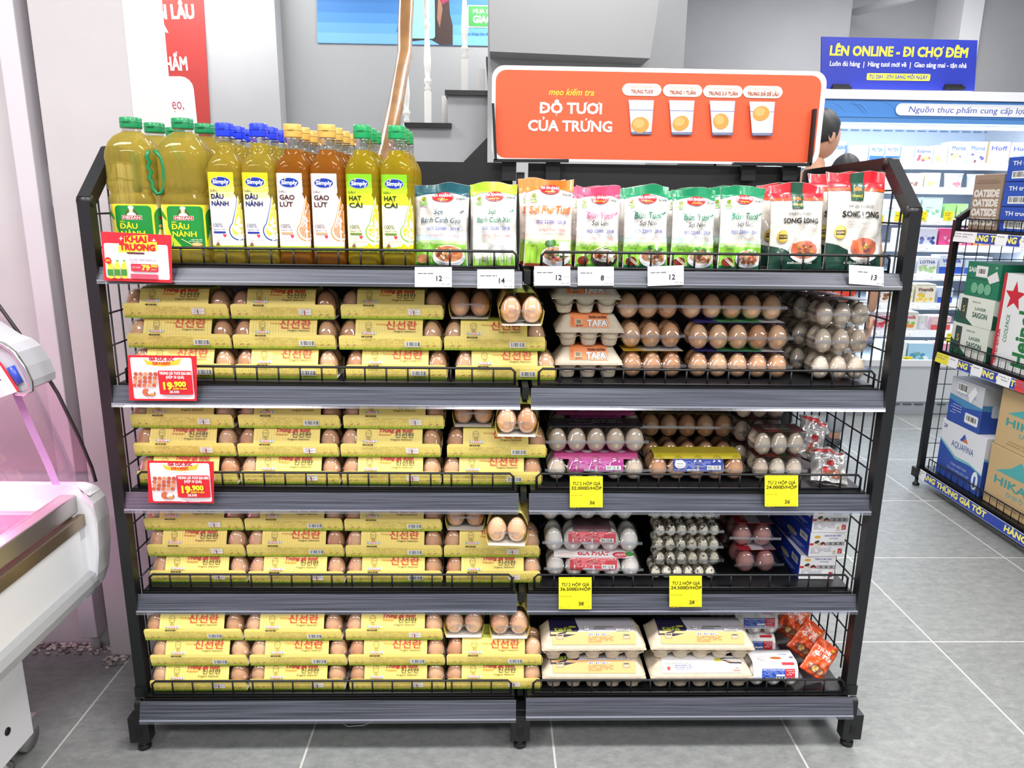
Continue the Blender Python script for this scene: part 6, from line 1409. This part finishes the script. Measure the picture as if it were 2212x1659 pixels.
# ------------------------------------------------------------ the meat counter at the left edge
CY = .10; CN = -1.35
MC = thing('meat_counter', 'white refrigerated meat counter with curved glass and a pink lamp', 'counter', (-1.3, -.5, 0)); MO = Vector((1.3, .5, 0))
def mpart(mb, nm, parent=MC, **k):
    o = mb.build(nm, parent, **k)
    if parent is MC: o.location = MO
    return o
CW = mat('EFEEF1', .35); STL = mat('B9B6B4', .28, .85); GOLD = mat('9C8C78', .3, .8); BUMP = mat('A9ABAE', .4)
XB = -1.75
endp = [(XB, .385), (-1.06, .375), (-1.032, .395), (-1.014, .44), (-1.004, .50), (-.999, .575), (-1.004, .62), (-1.018, .645), (-1.045, .655), (XB, .655)]
mpart(MB().prism([(a, b) for a, b in endp], 'y', CY-.055, CY, CW), 'end_panel', bevel=.012)
inn = [(XB, .42), (-1.075, .41), (-1.04, .45), (-1.036, .56), (-1.05, .60), (-1.08, .608), (XB, .608)]
mpart(MB().prism(inn, 'y', CY-.075, CY-.05, mat('C9C7CC', .4)), 'end_trim')
mpart(MB().box(-1.052, -1.037, CN, CY-.05, .445, .562, mat('E9EAEC', .3)), 'front_panel')
mpart(MB().box(-1.085, -1.046, CN, CY-.03, .596, .640, STL), 'top_rail', bevel=.003)
mpart(MB().box(-1.06, -1.032, CN, CY-.05, .562, .592, GOLD), 'strip_rail', bevel=.002)
bp = [(-1.06, .392), (-1.035, .392), (-1.022, .405), (-1.018, .424), (-1.024, .44), (-1.036, .447), (-1.06, .447)]
mpart(MB().prism(bp, 'y', CN, CY-.05, BUMP), 'bumper')
mpart(MB().box(XB, -1.06, CN, CY-.05, .385, .41, CW), 'underside'); mpart(MB().box(XB, -1.153, CN, -.068, .085, .388, CW), 'base')
p = at(16, 1580, x=-1.1525); mpart(MB().tube([(-1.1535, p.y, p.z), (-1.1505, p.y, p.z)], .009, mat('111113', .6), 12), 'drain_hole')
for y, r in ((-.02, .034),):
    c = MB(); c.tube([(-1.225, y, r), (-1.195, y, r)], r, mat('8E8C88', .35, coat=.5), 18); c.box(-1.235, -1.185, y-.02, y+.02, r+.02, .088, STL); mpart(c, 'caster')
c = MB(); c.lathe([(.024, 0), (.022, .008), (.012, .02), (.012, .09)], STL, 14, (-1.225, -.085, 0)); mpart(c, 'levelling_foot')
arc = [(-1.36, 1.225), (-1.27, 1.16), (-1.19, 1.081), (-1.141, .995), (-1.083, .872), (-1.046, .760), (-1.027, .69), (-1.022, .655)]
GL = clear('counter_glass', 'FAF4F8', .03, .35, .02)
e = MB(); e.prism([(XB, .65)]+[(XB, 1.225)]+arc, 'y', CY-.012, CY-.006, GL); g = mpart(e, 'end_glass')
MB().tube([(x, CY-.009, z) for x, z in arc], .0042, mat('2A2426', .4), 8).build('glass_edge', g)
f = MB(); f.grid(lambda u, v: (lambda k, t: (arc[k][0]+(arc[k+1][0]-arc[k][0])*t-.03, CY-.03+(CN-CY+.03)*v, arc[k][1]+(arc[k+1][1]-arc[k][1])*t))(min(6, int(u*7)), u*7-min(6, int(u*7))), 14, 2, GL); mpart(f, 'curved_glass')
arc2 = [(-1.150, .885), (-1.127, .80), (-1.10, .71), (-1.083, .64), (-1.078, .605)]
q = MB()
q.grid(lambda u, v: (lambda k, t: (arc2[k][0]+(arc2[k+1][0]-arc2[k][0])*t-.016*v, CY-.04-.004*v, arc2[k][1]+(arc2[k+1][1]-arc2[k][1])*t))(min(3, int(u*4)), u*4-min(3, int(u*4))), 12, 2, mat('CDB2DE', .3)); mpart(q, 'reflection_strip')  # purple strip modelled as the lamp's reflection on the glass
yc_ = -.02; P = [at(px, py, y=yc_) for px, py in ((-90, 690), (-20, 735), (8, 745), (30, 762), (52, 795), (66, 826), (67, 842), (52, 851), (36, 849), (-90, 900))]
cn = [(p.x, p.z) for p in P]; cx_, cz_ = sum(a for a, b in cn)/len(cn), sum(b for a, b in cn)/len(cn)
mpart(MB().prism([(cx_+(a-cx_)*.94, cz_+(b-cz_)*.94) for a, b in cn], 'y', yc_+.004, CY-.02, mat('C9C9D0', .35)), 'canopy')
rg = MB(); rg.tube([(a, yc_, b) for a, b in cn[:9]], .006, mat('D5D6DA', .15, .9), 8); mpart(rg, 'canopy_trim')
# white notice with a red edge on the canopy end
yy = yc_-.004; Q = [at(px, py, y=yy) for px, py in ((-90, 715), (2, 786), (40, 845), (-2, 860), (-90, 890))]
nb = MB(); nb.prism([(p.x, p.z) for p in Q], 'y', yy, yy+.0015, mat('F4F1F2', .5)); cd_ = tag(nb.build('notice_card'), 'white notice card with a red edge on the end of the counter canopy', 'card')
A = Art(lambda u, v, d: (u, yy-.0004-d, v), gap=.0003); A.line([(p.x, p.z) for p in Q[:3]], .006, 'D2323E')
for px, py in ((4, 816), (4, 822)): p = at(px, py, y=yy); A.tiny(p.x-.03, p.z, p.x+.004, 1, .01, .004, '5A5A62', int(py))
A.mb.build('print', cd_)
p, q = at(22, 792, y=yc_), at(42, 828, y=yc_); mpart(MB().tube([(p.x, yc_+.002, p.z), (q.x, yc_+.002, q.z)], .008, mat('3A4FC0', .3), 10), 'blue_reflection')  # blue rod standing in for lamp reflections inside the canopy
# inside: tray, back wall, divider, mirror strip
PK = mat('D9A2B6', .4)
mpart(MB().box(XB, XB+.02, CN, CY-.055, .42, 1.2, PK), 'back_wall'); mpart(MB().box(XB, -1.085, CN, CY-.055, .50, .515, mat('C9A0AE', .3, .3)), 'tray')
mpart(MB().box(XB, -1.10, CY-.078, CY-.072, .515, .60, PK), 'inner_end_wall')
l = MB()
for k in range(46):
    y = CY-.10-.03*k
    for s in (-1, 1): l.bar((-1.092, y, .545+.04*(s < 0)), (-1.092, y-.03, .545+.04*(s > 0)), .003, .003, mat('E8D0DA', .4))
l.bar((-1.092, CY-.1, .587), (-1.092, CN, .587), .004, .004, PK); mpart(l, 'divider')
area('meat_lamp', (-1.33, -.55, .838), (0, R(-14), 0), .10, 1.2, 2.6, (1, .16, .46))
area('meat_lamp', (-1.30, .0, .838), (R(-32), R(18), 0), .10, .10, 6.5, (1, .36, .74))  # extra light, added to strengthen the pink glow on the wall
meat = mat('D98A86', .3, c2='E8B4AC', cs=30, coat=.6)
rd = random.Random(9)
for i, (x, y, z) in enumerate(((-1.16, -.05, .5155), (-1.275, -.06, .5155), (-1.18, -.165, .5155), (-1.40, -.06, .5155), (-1.17, -.28, .5155), (-1.31, -.19, .5155))):
    b = MB(); ph = [rd.uniform(0, 6) for _ in range(4)]
    b.grid(lambda u, v: ((lambda r, th, z_: (r*cos(th), r*sin(th)*.75, z_))((.046+.009*sin(3*2*PI*u+ph[0])+.006*sin(5*2*PI*u+ph[1]))*sin(PI*v)**.7, 2*PI*u, max(0, .02-.030*cos(PI*v)+.006*sin(2*2*PI*u+6*v+ph[2])))), 26, 12, meat)
    o = tag(b.build('meat_piece', loc=(x, y, z), rz=ph[3]), ('piece of raw meat lying nearest the end glass of the counter', 'piece of raw meat beside the one nearest the end glass', 'piece of raw meat by the lattice divider of the counter', 'piece of raw meat farthest back by the counter end wall', 'piece of raw meat at the front in the near row', 'piece of raw meat at the back in the near row')[i], 'meat', 'raw meat pieces in the counter')
# ------------------------------------------------------------ two people behind the gondola
SKIN = mat('C99A7E', .55); HAIRM = mat('17161A', .6, bump=.6, bs=180, bd=.004)
def skin_body(name, parent, pts, edges, m, root=0, sub=1):
    me = bpy.data.meshes.new(name); me.from_pydata([p[:3] for p in pts], edges, []); o = bpy.data.objects.new(name, me); COL.objects.link(o); o.parent = parent
    me.materials.append(m); sk = o.modifiers.new('skin', 'SKIN'); sk.use_smooth_shade = True
    for i, p in enumerate(pts): me.skin_vertices[0].data[i].radius = (p[3], p[4] if len(p) > 4 else p[3]); me.skin_vertices[0].data[i].use_root = i == root
    s = o.modifiers.new('smooth', 'SUBSURF'); s.levels = s.render_levels = sub
    for mod in o.modifiers: mod.show_viewport = True
    return o
def hand(parent, w, d, side):
    """palm with four bent fingers and a thumb, hanging down from the wrist w"""
    x, y, z = w
    P = [(x, y, z, .020, .014), (x, y, z-.045, .030, .013), (x, y-.002, z-.085, .033, .012)]; E_ = [(0, 1), (1, 2)]
    for k, L in enumerate((.066, .076, .070, .054)):
        fy = y+(-.028+.0185*k)*1; i = len(P); P += [(x+side*.004, fy, z-.092, .0088), (x+side*.004, fy, z-.092-L*.45, .0082), (x+side*.012, fy, z-.092-L*.8, .0076), (x+side*.022, fy, z-.092-L, .0066)]; E_ += [(2, i), (i, i+1), (i+1, i+2), (i+2, i+3)]
    i = len(P); P += [(x+side*.004, y-.034, z-.035, .0105), (x+side*.010, y-.050, z-.065, .0095), (x+side*.014, y-.054, z-.090, .008)]; E_ += [(1, i), (i, i+1), (i+1, i+2)]
    P = [(a[0], a[1], a[2], a[3]*.62, (a[4] if len(a) > 4 else a[3])*.62) if j < 3 else a for j, a in enumerate(P)]
    return skin_body('hand', parent, P, E_, SKIN)
def person(label, x, y, H, rz, shirt, pants, hair_len, shoes):
    t = thing('person', label, 'person', (x, y, 0), rz); k = H/1.75
    S = lambda *L: [tuple(v*k for v in p) for p in L]
    # faces +Y; body one continuous skin-coloured figure, clothes are children
    B_ = S((0, 0, .93, .115, .095), (0, 0, 1.08, .105, .085), (0, 0, 1.25, .125, .095), (0, -.005, 1.39, .10, .075), (0, 0, 1.47, .048, .05), (0, .012, 1.545, .045, .05),
        (.17, 0, 1.40, .05), (.225, .0, 1.13, .038), (.235, .03, .91, .028), (.24, .04, .86, .024), (-.17, 0, 1.40, .05), (-.225, 0, 1.13, .038), (-.235, .03, .91, .028), (-.24, .04, .86, .024),
        (.09, 0, .84, .075), (.10, .01, .48, .052), (.105, -.01, .10, .034), (.105, .02, .05, .035), (.105, .13, .03, .028), (-.09, 0, .84, .075), (-.10, .01, .48, .052), (-.105, -.01, .10, .034), (-.105, .02, .05, .035), (-.105, .13, .03, .028))
    E_ = [(0, 1), (1, 2), (2, 3), (3, 4), (4, 5), (3, 6), (6, 7), (7, 8), (8, 9), (3, 10), (10, 11), (11, 12), (12, 13), (0, 14), (14, 15), (15, 16), (16, 17), (17, 18), (0, 19), (19, 20), (20, 21), (21, 22), (22, 23)]
    body = skin_body('body', t, B_, E_, SKIN, 0, 2)
    SH = S((0, 0, .84, .150, .120), (0, 0, 1.05, .135, .108), (0, 0, 1.25, .15, .115), (0, -.005, 1.385, .115, .088), (0, 0, 1.465, .062, .062), (.16, 0, 1.395, .055), (.205, 0, 1.20, .050), (-.16, 0, 1.395, .055), (-.205, 0, 1.20, .050))
    skin_body('shirt', t, SH, [(0, 1), (1, 2), (2, 3), (3, 4), (3, 5), (5, 6), (3, 7), (7, 8)], mat(shirt, .75, bump=.3, bs=18, bd=.01), 0, 2)
    PA = S((0, 0, 1.04, .125, .10), (0, 0, .90, .138, .112), (.093, 0, .80, .088), (.10, .01, .48, .068), (.105, -.008, .10, .056), (-.093, 0, .80, .088), (-.10, .01, .48, .068), (-.105, -.008, .10, .056))
    skin_body('trousers', t, PA, [(0, 1), (1, 2), (2, 3), (3, 4), (1, 5), (5, 6), (6, 7)], mat(pants, .8, bump=.4, bs=14, bd=.01, c2=('%02X%02X%02X' % tuple(min(255, int(pants[i:i+2], 16)+22) for i in (0, 2, 4))), cs=9), 0, 2)
    for s in (-1, 1):
        skin_body('shoe', t, S((s*.105, -.045, .045, .045, .04), (s*.105, .03, .045, .05, .04), (s*.105, .14, .034, .042, .028)), [(0, 1), (1, 2)], mat(shoes, .5), 0, 2)
        hand(t, (s*.24*k, .042*k, .865*k), 1, -s)
    # head
    hm = MB(); c = (0, .025*k, 1.645*k); hw, hd, hh = .079*k, .101*k, .123*k
    def hp(u, v, g=0):
        th = 2*PI*u; ph = PI*v; sz = -cos(ph); r = sin(ph)
        X = r*cos(th); Y = r*sin(th); w_ = 1-.20*max(0, -sz-.15)**1.2*(1 if Y > -.3 else 1.2); 
        jaw = .10*max(0, -sz-.1)*max(0, Y)
        nose = .19*math.exp(-((X/.17)**2)-((sz+.13)/.20)**2)*max(0, Y)**2-.05*math.exp(-((abs(X)-.38)/.16)**2-((sz-.08)/.12)**2)*max(0, Y)**2+.035*math.exp(-((X)/.3)**2-((sz+.52)/.08)**2)*max(0, Y)**2
        return (c[0]+X*w_*(hw+g), c[1]+(Y*(1-.06*max(0, -sz))+jaw+nose)*(hd+g), c[2]+sz*(hh+g))
    hm.grid(lambda u, v: hp(u, v), 40, 30, SKIN); hd_ = hm.build('head', t)
    for s in (-1, 1):
        e = MB(); e.grid(lambda u, v: (s*(.077+.012*sin(PI*v)*(1 if cos(2*PI*u) > 0 else .4))*k, (.018+.020*cos(2*PI*u)*sin(PI*v)-.004*v)*k, (1.638+.031*-cos(PI*v)+.004*sin(2*PI*u))*k), 14, 10, SKIN); e.build('ear', hd_)
        y_ = MB(); y_.lathe([(.001, -.007*k), (.0105*k, -.002*k), (.0105*k, .002*k), (.001, .007*k)], mat('2A201C', .3), 12, (s*.031*k, .107*k, 1.655*k)); y_.build('eye', hd_)
        b_ = MB(); b_.tube([(s*.016*k, .1185*k, 1.675*k), (s*.032*k, .113*k, 1.681*k), (s*.048*k, .100*k, 1.676*k)], .0032*k, HAIRM, 6); b_.build('eyebrow', hd_)
    mo = MB(); mo.tube([(-.022*k, .1045*k, 1.586*k), (0, .1115*k, 1.584*k), (.022*k, .1045*k, 1.586*k)], .0042*k, mat('A5685C', .5), 8); mo.build('mouth', hd_)
    hr_ = MB()
    def hairp(u, v):
        th = 2*PI*u; front = max(0, sin(th)); side = abs(cos(th))
        low = (.30+.12*side+.40*front**1.3) if hair_len == 'short' else (.12+.06*side+.56*front**1.6)
        ph = PI*(low+(1-low)*v)
        g = (.012 if hair_len != 'short' else .004+.016*(v**.6)*(.6+.4*front))*k
        return hp(u, ph/PI, g+.002*sin(9*th+11*v))
    hr_.grid(hairp, 40, 14, HAIRM); hr_.build('hair', t)
    return t
person('man with short dark hair facing the dairy fridge behind the gondola', 1.725, 2.72, 1.80, R(-72), 'D8402E', '262A38', 'short', '1E1E22')
person('shorter person with long dark hair in red top and grey jeans by the dairy fridge', 1.73, 2.33, 1.55, R(-12), 'E0442E', '8E949C', 'long', '3A3A42')

p = at(760, 1572, z=.002); tb = MB(); tb.tube([(p.x-.03, p.y+.02, .002), (p.x-.01, p.y, .006), (p.x+.03, p.y+.008, .003), (p.x+.055, p.y+.02, .008), (p.x+.05, p.y+.03, .003)], .0014, mat('E8E8E6', .4), 6)
tag(tb.build('cable_tie'), 'thin white cable tie lying on the tiles under the gondola', 'cable tie')
